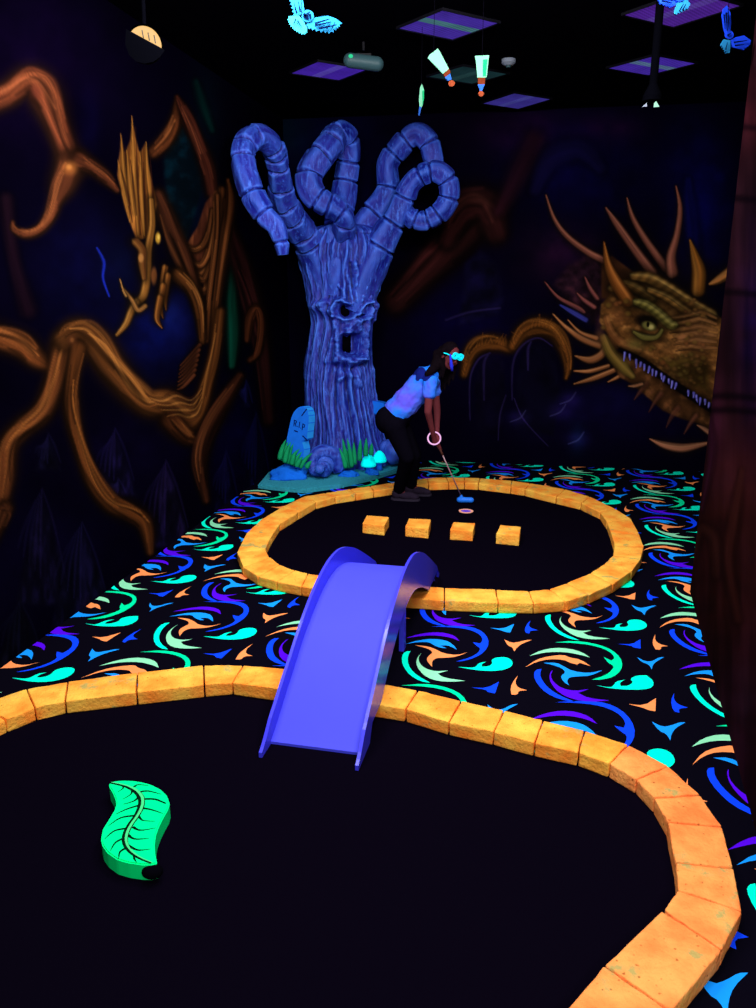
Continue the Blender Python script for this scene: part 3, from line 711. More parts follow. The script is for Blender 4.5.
MB = [
 ('green', R2([(128, 198), (200, 191), (270, 199), (330, 216), (370, 241), (391, 272), (386, 305), (356, 331), (310, 341), (268, 339), (320, 322), (345, 302), (352, 288), (330, 276), (313, 253), (345, 266), (355, 258), (345, 241), (315, 223), (260, 208), (190, 201)])),
 ('pale', R2([(33, 249), (75, 228), (130, 217), (190, 221), (235, 234), (267, 256), (225, 246), (170, 236), (110, 236), (65, 244)])),
 ('orange', R2([(16, 293), (60, 262), (110, 249), (165, 244), (190, 255), (230, 262), (270, 289), (225, 277), (217, 284), (185, 276), (165, 265), (110, 263), (65, 273)])),
 ('sky', R2([(86, 275), (140, 274), (170, 290), (200, 306), (260, 314), (316, 303), (270, 326), (220, 329), (190, 331), (180, 345), (187, 363), (160, 347), (150, 325), (170, 312), (155, 296), (120, 284)])),
 ('purple', R2([(127, 303), (118, 325), (130, 349), (160, 371), (205, 381), (263, 374), (222, 390), (260, 408), (342, 418), (270, 426), (200, 416), (145, 391), (115, 356), (107, 330), (112, 310)])),
 ('blue', R2([(84, 299), (78, 320), (88, 345), (115, 375), (155, 400), (217, 426), (150, 416), (95, 391), (62, 356), (48, 325), (55, 301)])),
 ('teal', R2([(282, 360), (340, 368), (350, 361), (360, 345), (397, 339), (380, 352), (382, 362), (405, 362), (425, 350), (412, 335), (440, 322), (480, 322), (509, 345), (506, 369), (470, 379), (400, 379), (340, 374)])),
]
SA = [
 ('sky', R1([(376, 75), (430, 78), (482, 58), (466, 96), (440, 94), (420, 86)])),
 ('blue', R1([(547, 43), (525, 65), (520, 95), (545, 101), (548, 89), (582, 86), (550, 75), (543, 62)])),
 ('orange', R1([(435, 123), (470, 138), (500, 133), (530, 125), (556, 127), (515, 143), (495, 158), (480, 177), (470, 158), (450, 151)])),
]
SB = [
 ('blue', R2([(366, 204), (420, 205), (457, 186), (459, 223), (428, 219), (420, 212)])),
 ('orange', R2([(513, 168), (513, 190), (530, 205), (564, 213), (535, 215), (536, 227), (510, 226), (498, 205), (500, 185)])),
 ('sky', R2([(441, 253), (475, 270), (500, 268), (520, 255), (549, 254), (520, 271), (505, 285), (498, 302), (485, 283), (455, 272)])),
]
def smooth_outline(P):
    n = len(P); out = []
    for i in range(n):
        a, b, c = P[i - 1], P[i], P[(i + 1) % n]
        d1 = (b - a).normalized(); d2 = (c - b).normalized()
        if d1.dot(d2) < .25: out.append(b)
        else:
            out += [b.lerp(a, .25), b.lerp(c, .25)]
    return out
CMAT = ['carpet', 'teal', 'green', 'pale', 'orange', 'blue', 'sky', 'purple']
def slim(P, w=.005):
    n = len(P); area = sum(P[i].x * P[(i + 1) % n].y - P[(i + 1) % n].x * P[i].y for i in range(n)); sg = 1 if area > 0 else -1
    out = []
    for i in range(n):
        d = (P[(i + 1) % n] - P[i - 1]).normalized()
        out.append(P[i] + Vector((-d.y, d.x, 0)) * w * sg)
    return out
def to_floor(motif): return [(c, smooth_outline(slim([ground(*p).xy.to_3d() for p in pts]))) for c, pts in motif]
MA, MB, SA, SB = map(to_floor, (MA, MB, SA, SB))
swap = {'orange': 'sky', 'sky': 'orange', 'blue': 'blue'}
LP = (ground(453, 655) - ground(205, 612 + 20)); LV = 1.26 * 1.303 * 1.0; LU = .54 * 1.303
PA = math.radians(-14.8); PV_, PU_ = Vector((math.cos(PA), math.sin(PA), 0)), Vector((-math.sin(PA), math.cos(PA), 0))   # the carpet is laid a little askew
LV, LU = 1.63, .778
cell_v, cell_u = PV_ * LV, PV_ * .80 + PU_ * LU
bm = bmesh.new()
flat = [bm.verts.new((p.x, p.y, 0)) for p in fl_pts]; bm.faces.new(flat)
zc = .0012
for i in range(-7, 8):
    for j in range(-8, 12):
        off = cell_v * i + cell_u * j
        if (off + ground(453, 655)).y > 11.5 or (off + ground(453, 655)).y < -.5 or abs((off + ground(453, 655)).x) > 6: continue
        for mot, var in ((MA, 0), (MB, 0), (SA, j % 2), (SB, 0)):
            d = off
            for c, pts in mot:
                cc = swap[c] if var else c
                q = [p + d for p in pts]
                f = bm.faces.new([bm.verts.new((p.x, p.y, zc)) for p in q])
                f.material_index = CMAT.index(cc)
                if f.calc_area() < 1e-6: continue
for p, nrm in ((CORNER + V * .005, -V), (CORNER - U * .005, U), (CORNER + V * (LEN_B - .005), V)):
    bmesh.ops.bisect_plane(bm, geom=bm.verts[:] + bm.edges[:] + bm.faces[:], plane_co=p, plane_no=nrm, clear_outer=True)
for f in bm.faces:
    f.normal_update()
    if f.normal.z < 0: f.normal_flip()
me = bpy.data.meshes.new('floor'); bm.to_mesh(me); bm.free()
o = link('floor', me, [M[k] for k in CMAT]); o['kind'] = 'structure'

# ------------------------------------------------------------------ borders of orange stones
ORD = ['first', 'second', 'third', 'fourth', 'fifth', 'sixth', 'seventh', 'eighth', 'ninth', 'tenth', 'eleventh', 'twelfth', 'thirteenth', 'fourteenth', 'fifteenth', 'sixteenth', 'seventeenth', 'eighteenth', 'nineteenth', 'twentieth', 'twenty-first', 'twenty-second', 'twenty-third', 'twenty-fourth']
HB = .08
def stone(name, top4, z0, z1, label, cat, group, gap=.005, rough=.0038, mat='brick'):
    c = sum(top4, Vector()) / 4
    q = []
    for p in top4:
        d = (c - p); d.z = 0
        q.append(p + d.normalized() * gap)
    bm = bmesh.new()
    prism(bm, q, z0, z1)
    bmesh.ops.recalc_face_normals(bm, faces=bm.faces)
    bmesh.ops.bevel(bm, geom=bm.edges[:], offset=.006, segments=2, profile=.6, affect='EDGES')
    bmesh.ops.subdivide_edges(bm, edges=[e for e in bm.edges if e.calc_length() > .05], cuts=5, use_grid_fill=True)
    sd = random.random() * 50
    for v in bm.verts:
        if v.co.z > z0 + .004:
            v.co += mnoise.noise_vector(v.co * 14 + Vector((sd, 0, 0))) * rough + mnoise.noise_vector(v.co * 45) * rough * .5
    o = obj(name, bm, M[mat], smooth=True, recenter=True)
    set_tags(o, label, cat, group)
    return o

near = [((243, 665), (232, 682.6)), ((203.5, 665), (204.4, 685)), ((137.4, 672), (136.4, 692.6)), ((67.9, 681.4), (64.8, 701)), ((26.7, 688.6), (35.2, 708)), ((-22, 704), (6, 719.5)), ((-75, 727), (-36, 738))]
near_r = [((418, 689.9), (405.3, 709)), ((461.3, 700.6), (448.6, 722)), ((504.3, 709.8), (493.5, 732)), ((543.4, 719.8), (534.2, 742.8)), ((584.8, 730.1), (578.3, 752.4)), ((628.8, 744.2), (609, 763.5)), ((668.5, 765.8), (635.8, 779.1)), ((700.4, 794.5), (653.6, 797.7)), ((722.8, 827.2), (666.9, 821.1)), ((734.2, 868.2), (674.9, 862.3)), ((743, 911), (677, 889.5)), ((723, 950), (662.4, 909.4)), ((672, 1012), (603.9, 964.7)), ((618, 1080), (548, 1030))]
near_u = [((243, 665), (232, 682.6)), ((300, 670), (292, 691)), ((360, 680), (350, 700.5)), ((418, 689.9), (405.3, 709))]
def g2(p): return ground(p[0], p[1], HB)
def lay(pairs, name, make_label, group, salmon=99):
    for i in range(len(pairs) - 1):
        (a, b), (c, d) = pairs[i], pairs[i + 1]
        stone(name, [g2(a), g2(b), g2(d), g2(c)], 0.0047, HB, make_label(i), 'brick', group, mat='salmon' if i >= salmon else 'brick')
GN = 'orange stones edging the near green'
lay(near, 'border_brick', lambda i: f"{ORD[i]} orange-painted edging stone left of the violet bridge in the nearest border", GN)
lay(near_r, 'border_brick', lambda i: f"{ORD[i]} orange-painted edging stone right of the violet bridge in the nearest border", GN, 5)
lay(near_u, 'border_brick', lambda i: ['orange edging stone of the nearest border showing at the bridge\'s left side', 'orange edging stone of the nearest border under the middle of the bridge', 'orange edging stone of the nearest border against the bridge\'s right side'][i], GN)

ring_r = [((405, 598), (409, 585)), ((444.4, 600.9), (444.4, 587.6)), ((498.4, 603), (495.7, 589.3)), ((533.8, 603.7), (528.7, 591)), ((565.9, 601.5), (548.7, 588.9)), ((589.4, 594.4), (566, 583)), ((613, 584), (590, 573)), ((632, 571), (604, 564)), ((641.5, 558), (613, 555)), ((644.2, 546.3), (614.4, 545)), ((639, 533.3), (611, 533)), ((631, 518.5), (607, 522)), ((615, 508.3), (600, 512)), ((590, 496.5), (581, 503)), ((565, 489), (556, 497)), ((530, 483), (524.9, 489.4)), ((512, 480.6), (511, 487.2)), ((480, 478), (478.3, 483.4)), ((464.5, 477.4), (464.5, 482.8)), ((446, 477.3), (449, 483)), ((427, 478), (428.7, 483.8))]
ring_l = [((301.3, 586.5), (308, 573.3)), ((276.3, 581.5), (295, 570.2)), ((257.8, 576.3), (280, 564.3)), ((243, 567), (270, 557)), ((236.8, 552.5), (265.4, 549)), ((246, 533.5), (271, 537)), ((261.5, 518.9), (280, 523.5)), ((281.9, 506.9), (298.5, 512.3)), ((303, 496.5), (316, 502.2)), ((325, 493), (335.6, 496.9)), ((350, 489), (356, 493.9)), ((370, 485.8), (374, 491)), ((392, 482.5), (395, 487.8)), ((410, 480), (412, 485.4)), ((427, 478), (428.7, 483.8))]
ring_u = [((301.3, 586.5), (308, 573.3)), ((335, 591), (340, 577.5)), ((370, 595), (374, 581.5)), ((405, 598), (409, 585))]
GF = 'orange stones ringing the far green'
lay(ring_r, 'border_brick', lambda i: f"{ORD[i]} orange stone of the far ring, counted right from the bridge", GF)
lay(ring_l, 'border_brick', lambda i: f"{ORD[i]} orange stone of the far ring, counted left from the bridge", GF)
lay(ring_u, 'border_brick', lambda i: ['orange stone of the far ring passing under the bridge\'s left panel', 'orange stone of the far ring beneath the middle of the bridge', 'orange stone of the far ring passing under the bridge\'s right panel'][i], GF)

blk = [[(362.4, 523.1), (366.7, 515.3), (389, 517.1), (384.2, 525.7)], [(405.2, 526.4), (408.8, 518.3), (431, 519.5), (428.6, 528.4)], [(450, 529.6), (453.3, 521.9), (475.2, 523.1), (473.1, 531)], [(496.2, 533.5), (500.2, 524.7), (521, 526.9), (519.5, 535.7)]]
blab = ['leftmost of the four loose orange blocks in a row on the far green', 'second from left of the four loose orange blocks on the far green', 'third from left of the four loose orange blocks, nearest below the cup', 'rightmost of the four loose orange blocks in a row on the far green']
for q, lb in zip(blk, blab):
    t = [ground(x, y, .1) for x, y in q]
    stone('obstacle_block', t, .0045, .1, lb, 'block', 'loose orange blocks on the far green', gap=.001)

# greens: thin black felt inside the borders
def felt(name, pts, label):
    c = sum(pts, Vector()) / len(pts)
    bm = bmesh.new(); prism(bm, [p - (c - p).normalized() * .05 for p in pts], .0015, .0045)
    o = obj(name, bm, M['turf'], recenter=True); return set_tags(o, label, 'putting green')
inner = [g2(b) for a, b in ring_u[:-1]] + [g2(b) for a, b in ring_r] + [g2(b) for a, b in ring_l[::-1]][1:-1]
felt('putting_green', inner, 'black felt putting green inside the far ring of orange stones')
inn = [g2(b) for a, b in near[::-1]] + [g2(b) for a, b in near_u[1:-1]] + [g2(b) for a, b in near_r]
inn += [Vector((.3, 1.0, 0)), Vector((-.5, .6, 0)), Vector((-1.5, 1.6, 0)), Vector((-1.75, 2.6, 0))]
felt('putting_green', inn, 'black felt putting green in the foreground, under the green leaf')

# ------------------------------------------------------------------ violet humpback bridge
NL, NRr = ground(259, 758.5), ground(358.5, 772)
BO = (NL + NRr) / 2
BA = Vector((math.cos(math.radians(77.4)), math.sin(math.radians(77.4)), 0)); BB = Vector((BA.y, -BA.x, 0))
W2 = abs((NRr - NL).dot(BB)) / 2
BL = 2.56
_prof = np.array(catmull([(0, .0, 0), (.12, .012, 0), (.4, .165, 0), (.7, .325, 0), (1.0, .43, 0), (1.25, .464, 0), (1.5, .438, 0), (1.8, .335, 0), (2.12, .18, 0), (2.45, .012, 0), (2.56, 0, 0)], 10))
def deck_z(t): return float(np.interp(t, _prof[:, 0], _prof[:, 1])) + .008
bridge = thing('bridge', BO, 'violet-blue humpback bridge with two side panels linking the two greens', 'bridge')
NT = 90
def bp_(t, l, z): return BO + BA * t + BB * l + Vector((0, 0, z))
bm = bmesh.new(); prev = None
for i in range(NT + 1):
    t = .12 + (BL - .24) * i / NT; z = deck_z(t)
    cur = [bm.verts.new(bp_(t, -W2 + .016, z)), bm.verts.new(bp_(t, W2 - .016, z)), bm.verts.new(bp_(t, W2 - .016, max(z - .018, .006))), bm.verts.new(bp_(t, -W2 + .016, max(z - .018, .006)))]
    if prev:
        for k in range(4): bm.faces.new((prev[k], prev[(k + 1) % 4], cur[(k + 1) % 4], cur[k]))
    else: bm.faces.new(cur[::-1])
    prev = cur
bm.faces.new(prev)
obj('deck', bm, M['bridge'], bridge)
for sgn in (-1, 1):
    bm = bmesh.new(); prev = None
    for i in range(NT + 1):
        t = BL * i / NT; z = deck_z(t)
        e_ = min(t, BL - t)
        lip = .1 * float(sstep(-.06, .16, e_))
        zt = z + .006 + lip; zb = z - .012 - .125 * float(sstep(0, .45, e_))
        # notched where it steps over the stone borders
        zb = max(.006, zb, .088 * float(sstep(.24, .27, t) - sstep(.72, .75, t)), .088 * float(sstep(1.9, 1.93, t) - sstep(2.50, 2.53, t)))
        zb = min(zb, zt - .01)
        l0, l1 = sgn * (W2 - .016), sgn * W2
        cur = [bm.verts.new(bp_(t, l0, zt)), bm.verts.new(bp_(t, l1, zt)), bm.verts.new(bp_(t, l1, zb)), bm.verts.new(bp_(t, l0, zb))]
        if prev:
            for k in range(4): bm.faces.new((prev[k], prev[(k + 1) % 4], cur[(k + 1) % 4], cur[k]))
        else: bm.faces.new(cur[::-1])
        prev = cur
    bm.faces.new(prev)
    obj('side_panel', bm, M['bridge_edge'], bridge)
for l in (-W2 + .04, W2 - .04):
    t = 1.27; bm = bmesh.new(); ztop = deck_z(t) - .02
    rot = Matrix(((BB.x, BA.x, 0), (BB.y, BA.y, 0), (0, 0, 1)))
    box(bm, bp_(t, l, (.004 + ztop) / 2), .03, .06, ztop - .004, rot)
    obj('leg', bm, M['bridge_edge'], bridge)

# ------------------------------------------------------------------ green leaf obstacle
HL = .075
lf = Z(85, 770, 7.56, [(182, 98), (215, 84), (260, 77), (320, 76), (380, 80), (440, 90), (500, 106), (570, 140), (620, 190), (640, 250), (625, 300), (595, 350), (560, 420), (535, 490), (526, 560), (530, 630), (545, 700), (500, 712), (430, 712), (330, 698), (240, 672), (170, 622), (132, 570), (120, 520), (135, 440), (180, 370), (222, 300), (236, 255), (230, 215), (208, 165), (184, 125)])
lf_s = []
for i_ in range(len(lf)):
    if lf[i_] in (lf[0], lf[26]): lf_s.append(lf[i_]); continue
    a_, b_, c_ = lf[i_ - 1], lf[i_], lf[(i_ + 1) % len(lf)]
    for f_ in (.3, .1): lf_s.append((b_[0] + (a_[0] - b_[0]) * f_, b_[1] + (a_[1] - b_[1]) * f_))
    for f_ in (.1, .3): lf_s.append((b_[0] + (c_[0] - b_[0]) * f_, b_[1] + (c_[1] - b_[1]) * f_))
lpts = [ground(x, y, HL) for x, y in lf_s]
bm = bmesh.new()
fs = prism(bm, lpts, .005, HL)
for f in fs[2:]: f.material_index = 1
bmesh.ops.recalc_face_normals(bm, faces=bm.faces)
bmesh.ops.bevel(bm, geom=[e for e in bm.edges if all(abs(v.co.z - HL) < 1e-5 for v in e.verts)], offset=.005, segments=2, affect='EDGES')
def ribbon(pts, mat, z):
    P = catmull([(*ground(x, y, HL).xy, w) for x, y, w in pts], 5)
    L = []; R = []
    for i, p in enumerate(P):
        d = (P[min(i + 1, len(P) - 1)] - P[max(i - 1, 0)])[:2]; d = d / (np.linalg.norm(d) + 1e-9)
        nrm = np.array((-d[1], d[0])) * max(p[2], .0004)
        L.append(bm.verts.new((p[0] + nrm[0], p[1] + nrm[1], z))); R.append(bm.verts.new((p[0] - nrm[0], p[1] - nrm[1], z)))
    for i in range(len(P) - 1):
        bm.faces.new((R[i], R[i + 1], L[i + 1], L[i])).material_index = mat
def zz(pts): return [(85 + x / 7.56, 770 + y / 7.56, w) for x, y, w in pts]
mid = [(190, 98, .004), (300, 122, .007), (375, 156, .011), (418, 200, .014), (428, 245, .014), (415, 300, .014), (385, 355, .013), (343, 415, .013), (312, 475, .013), (302, 530, .012), (315, 580, .010), (355, 630, .007), (420, 672, .005), (500, 706, .003)]
ribbon(zz(mid), 2, HL + .0012)
ribbon(zz([(x + 9, y - 4, w * .42) for x, y, w in mid]), 3, HL + .0020)
T1, T2 = .006, .0012
for v in ([(370, 130, T1), (400, 112, .003), (480, 118, T2)], [(420, 165, T1), (480, 160, .004), (580, 185, T2)], [(445, 220, T1), (530, 222, .005), (612, 254, .003)], [(440, 290, T1), (500, 300, .004), (590, 330, T2)], [(405, 350, T1), (440, 382, .003), (528, 388, T2)], [(360, 430, T1), (420, 456, .004), (535, 438, T2)], [(325, 490, T1), (375, 522, .004), (482, 518, T2)], [(325, 570, T1), (400, 606, .004), (497, 598, T2)], [(375, 640, T1), (372, 668, .004), (390, 698, T2)],
          [(290, 122, .004), (285, 142, .003), (250, 165, T2)], [(360, 150, T1), (345, 185, .003), (285, 222, T2)], [(408, 200, T1), (370, 235, .004), (288, 260, T2)], [(418, 265, T1), (320, 295, .004), (232, 335, T2)], [(385, 345, T1), (270, 362, .004), (175, 425, T2)], [(330, 440, T1), (225, 460, .004), (145, 525, T2)], [(295, 515, T1), (230, 550, .004), (192, 612, T2)], [(312, 590, T1), (265, 620, .004), (255, 672, T2)]):
    ribbon(zz(v), 2, HL + .0009)
leaf = obj('leaf_obstacle', bm, [M['leaf'], M['leaf_side'], M['leaf_vein'], M['leaf_mid']], recenter=True)
set_tags(leaf, 'fluorescent green leaf-shaped block with black painted veins on the foreground green', 'leaf obstacle')
bm = bmesh.new(); tp = ground(85 + 512 / 7.56, 770 + 735 / 7.56, .045)
ellipsoid(bm, tp + Vector((.004, -.02, -.002)), (.04, .03, .026)); obj('chipped_tip', bm, M['black'], leaf, smooth=True)['label'] = 'black chipped stem end of the leaf'

# ------------------------------------------------------------------ haunted tree set piece
TY = 9.3
def sil(y): return TY
# board under the set piece
bpx = [(258, 484), (282, 487), (305, 489), (340, 484), (370, 477), (399, 468.5), (402, 457), (372, 458), (330, 458), (290, 464), (268, 472)]
bpts = [ground(x, y, .05) for x, y in bpx]
bpts = [Vector((p.x, p.y, 0)) for p in bpts]
bm = bmesh.new(); prism(bm, bpts, .002, .05)
bmesh.ops.recalc_face_normals(bm, faces=bm.faces)
bmesh.ops.bevel(bm, geom=[e for e in bm.edges if all(abs(v.co.z - .05) < 1e-5 for v in e.verts)], offset=.012, segments=2, affect='EDGES')
o = obj('display_base', bm, M['base'], recenter=True); set_tags(o, 'speckled teal board on the carpet carrying the haunted tree', 'display base')

BZ = .05
levels = [(474, 302, 389), (466, 304, 387), (455, 306, 384.5), (440, 307, 381), (420, 308, 377.5), (400, 307, 374), (380, 306.5, 372), (360, 308, 370.5), (340, 312, 371), (322, 315, 372), (308, 311.5, 375), (296, 311, 375), (280, 308, 378), (265, 304, 382), (250, 302, 386), (240, 306, 384), (230, 316, 376), (224, 328, 364)]
tc0 = at(345, 470, TY)
trunk_c = Vector((tc0.x, TY, BZ))
tree = thing('haunted_tree', trunk_c, 'blue haunted tree with a howling face and four curled branches', 'tree')
# polish the levels into a smooth stack of ellipses
zs = []; cx = []; hw = []
for (py, l, r) in levels:
    a, b = at(l, py, TY), at(r, py, TY)
    zs.append((a.z + b.z) / 2); cx.append((a.x + b.x) / 2); hw.append((b.x - a.x) / 2)
zs[0] = BZ + .003
NZ, NTH = 330, 220
zi = np.linspace(zs[0], zs[-1], NZ)
def mono(q): return np.interp(zi, zs, q)
def blur(a, k=9):
    pad = np.pad(a, k, mode='edge'); return np.convolve(pad, np.ones(2 * k + 1) / (2 * k + 1), 'valid')
cxi, hwi = blur(mono(cx)), blur(mono(hw))
hwi[-14:] = hwi[-14] * np.sqrt(np.clip(1 - (np.arange(14) / 13.5) ** 2, .01, 1))
th = np.arange(NTH) / NTH * 2 * math.pi
TH, ZI = np.meshgrid(th, zi)
CXI, HWI = cxi[:, None] + 0 * TH, hwi[:, None] + 0 * TH
depth_k = .68
flare = sstep(.55, .0, ZI)
# flutes of bark running down the trunk and splaying at the foot
wob = fbm(ZI * 1.1 + 5, TH * 0 + 2, 3) * 1.6
fl_ = fbm(np.cos(TH + wob * .25) * 4.2 + 9, np.sin(TH + wob * .25) * 4.2 + ZI * .55, 21, 4) - .5
fl2 = fbm(np.cos(TH) * 9 + 30, np.sin(TH) * 9 + ZI * 1.4, 33, 3) - .5
flute = np.sin(TH * 11 + wob * 5.0 + 1.2 * np.sin(ZI * 2.1 + TH)) * .02
disp = fl_ * .2 + fl2 * .09 + flute * (.45 + flare) + (fbm(TH * 22, ZI * 9, 51, 3) - .5) * .022
X0 = CXI + HWI * np.cos(TH); Y0 = TY + HWI * depth_k * np.sin(TH)
dd = np.stack([X0, Y0, ZI], -1) - CP
dp = dd @ FW
PX = 378 + F_PX * (dd @ RT) / dp; PY = 504 - F_PX * (dd @ UP) / dp
front = sstep(-.1, .2, -np.sin(TH))
def d_line(pts, x, y):
    best = np.full(x.shape, 1e9)
    for (ax, ay), (bx, by) in zip(pts[:-1], pts[1:]):
        dx, dy = bx - ax, by - ay; L2 = dx * dx + dy * dy + 1e-9
        t = np.clip(((x - ax) * dx + (y - ay) * dy) / L2, 0, 1)
        best = np.minimum(best, np.hypot(x - ax - t * dx, y - ay - t * dy))
    return best
def zf(p): return [(300 + x / 7.56, 260 + y / 7.56) for x, y in p]
FACE = zf([(250, 250), (560, 250), (560, 800), (230, 800)])
inface = (sstep(326, 334, PX) * (1 - sstep(372, 378, PX)) * sstep(290, 300, PY) * (1 - sstep(362, 372, PY))) * front
disp = disp * (1 - .75 * inface)
def ridge(pts, w, h):
    global disp
    rough_ = 1 + .28 * (fbm(PX / 3.2, PY / 3.2, 41, 3) - .5) * 2
    disp = disp + h * .92 * np.exp(-(d_line(zf(pts), PX, PY) / (w * 1.25)) ** 2) * front * rough_
# brows and eye rims
ridge([(255, 420), (250, 360), (275, 310), (315, 300), (360, 335), (412, 405)], 2.0, .075)
ridge([(270, 425), (330, 452), (400, 430)], 1.8, .05)
ridge([(425, 412), (465, 355), (505, 312)], 1.9, .085)
ridge([(508, 318), (530, 370), (520, 430), (450, 448)], 1.8, .06)
ridge([(560, 340), (568, 400), (545, 450)], 2.0, .04)
# frown lines of the forehead
ridge([(290, 190), (320, 230), (335, 280)], 2.0, .05)
ridge([(420, 30), (425, 120), (420, 230), (420, 320)], 2.6, .06)
ridge([(360, 120), (385, 220), (405, 320)], 1.8, .035)
ridge([(540, 20), (490, 160), (455, 300)], 2.4, .06)
ridge([(600, 20), (545, 160), (520, 280)], 2.4, .05)
ridge([(385, 20), (395, 180), (410, 330)], 1.0, -.05)
ridge([(460, 60), (450, 200), (435, 330)], 1.0, -.05)
ridge([(415, 380), (418, 430)], 1.6, -.05)
# knob at the temple
ridge([(135, 350), (170, 352), (205, 385)], 4.0, .08)
ridge([(150, 330), (200, 320)], 2.5, .05)
# nose
ridge([(410, 455), (385, 500), (372, 550)], 3.2, .085)
ridge([(430, 470), (440, 520)], 2.6, .06)
ridge([(350, 520), (360, 560)], 2.0, .05)
# cheeks framing the mouth, lower lip, chin
ridge([(265, 470), (280, 560), (285, 660), (270, 760)], 2.6, .07)
ridge([(500, 470), (488, 560), (490, 650), (478, 745)], 2.6, .07)
ridge([(330, 745), (390, 765), (445, 745)], 3.6, .095)
ridge([(240, 600), (220, 680), (200, 760)], 2.6, .04)
ridge([(300, 900), (350, 860), (420, 880), (440, 940)], 2.2, .04)
ridge([(270, 800), (380, 830), (480, 790)], 2.6, -.04)
def hole(cx_, cy_, rx, ry, dep, ang=0.0, p=2):
    global disp
    x, y = 300 + cx_ / 7.56, 260 + cy_ / 7.56
    c, s = math.cos(ang), math.sin(ang)
    u_ = ((PX - x) * c + (PY - y) * s) / (rx / 7.56); v_ = (-(PX - x) * s + (PY - y) * c) / (ry / 7.56)
    q = (np.abs(u_) ** p + np.abs(v_) ** p) ** (1 / p)
    disp = disp - dep * (1 - sstep(.75, 1.2, q)) * front
hole(348, 386, 58, 54, .13, .4); hole(486, 386, 34, 60, .13, .5); hole(385, 640, 80, 82, .14, 0, 4)
R_ = HWI + disp
XX = CXI + R_ * np.cos(TH); YY = TY + (HWI * depth_k + disp) * np.sin(TH)
# buttress roots at the foot
but = flare ** 1.5 * (.0 + .07 * np.maximum(0, np.sin(TH * 7 + 1.0)))
XX = XX + but * np.cos(TH); YY = YY + but * np.sin(TH)
def grid_mesh(name, co, ny, nx, mat, parent):
    a = np.arange(ny * nx).reshape(ny, nx)
    b_ = np.roll(a, -1, axis=1)
    quads = np.stack([a[:-1], b_[:-1], b_[1:], a[1:]], -1).reshape(-1, 4)
    verts = co.reshape(-1, 3) - np.array(parent.location)
    faces = [list(q) for q in quads] + [list(a[0][::-1]), list(a[-1])]
    me = bpy.data.meshes.new(name); me.from_pydata(verts.tolist(), [], faces)
    me.polygons.foreach_set('use_smooth', [True] * len(me.polygons)); me.update()
    return link(name, me, mat, parent)
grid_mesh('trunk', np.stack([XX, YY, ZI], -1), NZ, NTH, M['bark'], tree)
# black solids painting in the unlit dark of the eye and mouth hollows
for nm, (cx_, cy_, rx, ry, ang) in (('eye', (346, 386, 46, 44, .4)), ('eye', (486, 388, 24, 48, .5)), ('mouth', (364, 645, 42, 70, 0))):
    x, y = 300 + cx_ / 7.56, 260 + cy_ / 7.56
    i = int(np.argmin(np.hypot(PX - x, PY - y) + 50 * (np.sin(TH) > 0)))
    p = Vector((XX.ravel()[i], YY.ravel()[i], ZI.ravel()[i])); k = 7.56 * scale_at(p)
    bm = bmesh.new()
    if nm == 'mouth':
        box(bm, p + Vector((0, .0, 0)), 2 * rx / k, .03, 2 * ry / k)
        bmesh.ops.bevel(bm, geom=bm.edges[:], offset=.012, segments=3, affect='EDGES')
    else:
        ellipsoid(bm, p + Vector((0, -.012, 0)), (rx / k * 1.05, .03, ry / k * 1.05), Matrix.Rotation(-ang, 3, 'Y'))
    obj(nm, bm, M['black'], tree, smooth=True)['label'] = 'black insert for the shade in the hollow ' + nm

def branch(pts, seg, seed, plain_part=.3):
    """pts: sheet x, y, half width, distance offset"""
    P = catmull(pts, 26)
    c = [at(p[0], p[1], TY + p[3]) for p in P]
    r = [p[2] / scale_at(q) for p, q in zip(P, c)]
    # lengths along the branch set the knuckle grooves
    acc = [0]
    for i in range(1, len(c)): acc.append(acc[-1] + (c[i] - c[i - 1]).length)
    rr = random.Random(seed); joints = []; t = max(seg * .5, plain_part)
    while t < acc[-1]:
        joints.append(t); t += seg * rr.uniform(.5, 1.6)
    for i in range(len(r)):
        g = min([abs(acc[i] - j) for j in joints] + [9])
        r[i] *= 1.03 - .2 * math.exp(-(g / .013) ** 2)
    # dense resample so that grooves read
    def lump(i, a):
        p = c[i]; j = sum(1 for q in joints if q < acc[i])
        v = mnoise.noise(Vector((math.cos(a) * 1.3 + seed, math.sin(a) * 1.3 + j * 5.1, acc[i] * 2.2)))
        w = mnoise.noise(Vector((math.cos(a) * 4 + seed, math.sin(a) * 4, acc[i] * 9)))
        sq = .07 * math.cos(4 * a + j * 1.9) + .045 * mnoise.noise(Vector((math.cos(a) * 7 + seed, math.sin(a) * 7, acc[i] * 1.4)))
        return 1 + .10 * v + .05 * w + sq
    bm = bmesh.new(); tube(bm, c, r, sides=36, lump=lump)
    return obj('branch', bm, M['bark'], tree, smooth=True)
branch([(326, 290, 14, .05), (318, 262, 16, .0), (309, 242, 15, -.1), (299, 227, 13.5, -.25), (289, 213, 13.5, -.4), (282, 197, 13, -.55), (280, 181, 12, -.7), (278, 165, 11, -.85), (273, 148, 11.5, -1.0), (261, 138, 11.5, -1.15), (249, 140, 12, -1.3), (243, 153, 12, -1.42), (244, 168, 12, -1.5), (249, 185, 12, -1.55), (256, 202, 11.5, -1.58), (266, 217, 10.5, -1.6), (276, 227, 9.5, -1.6), (281, 242, 8, -1.6), (282.5, 255, 5, -1.6)], .21, 3, .55)
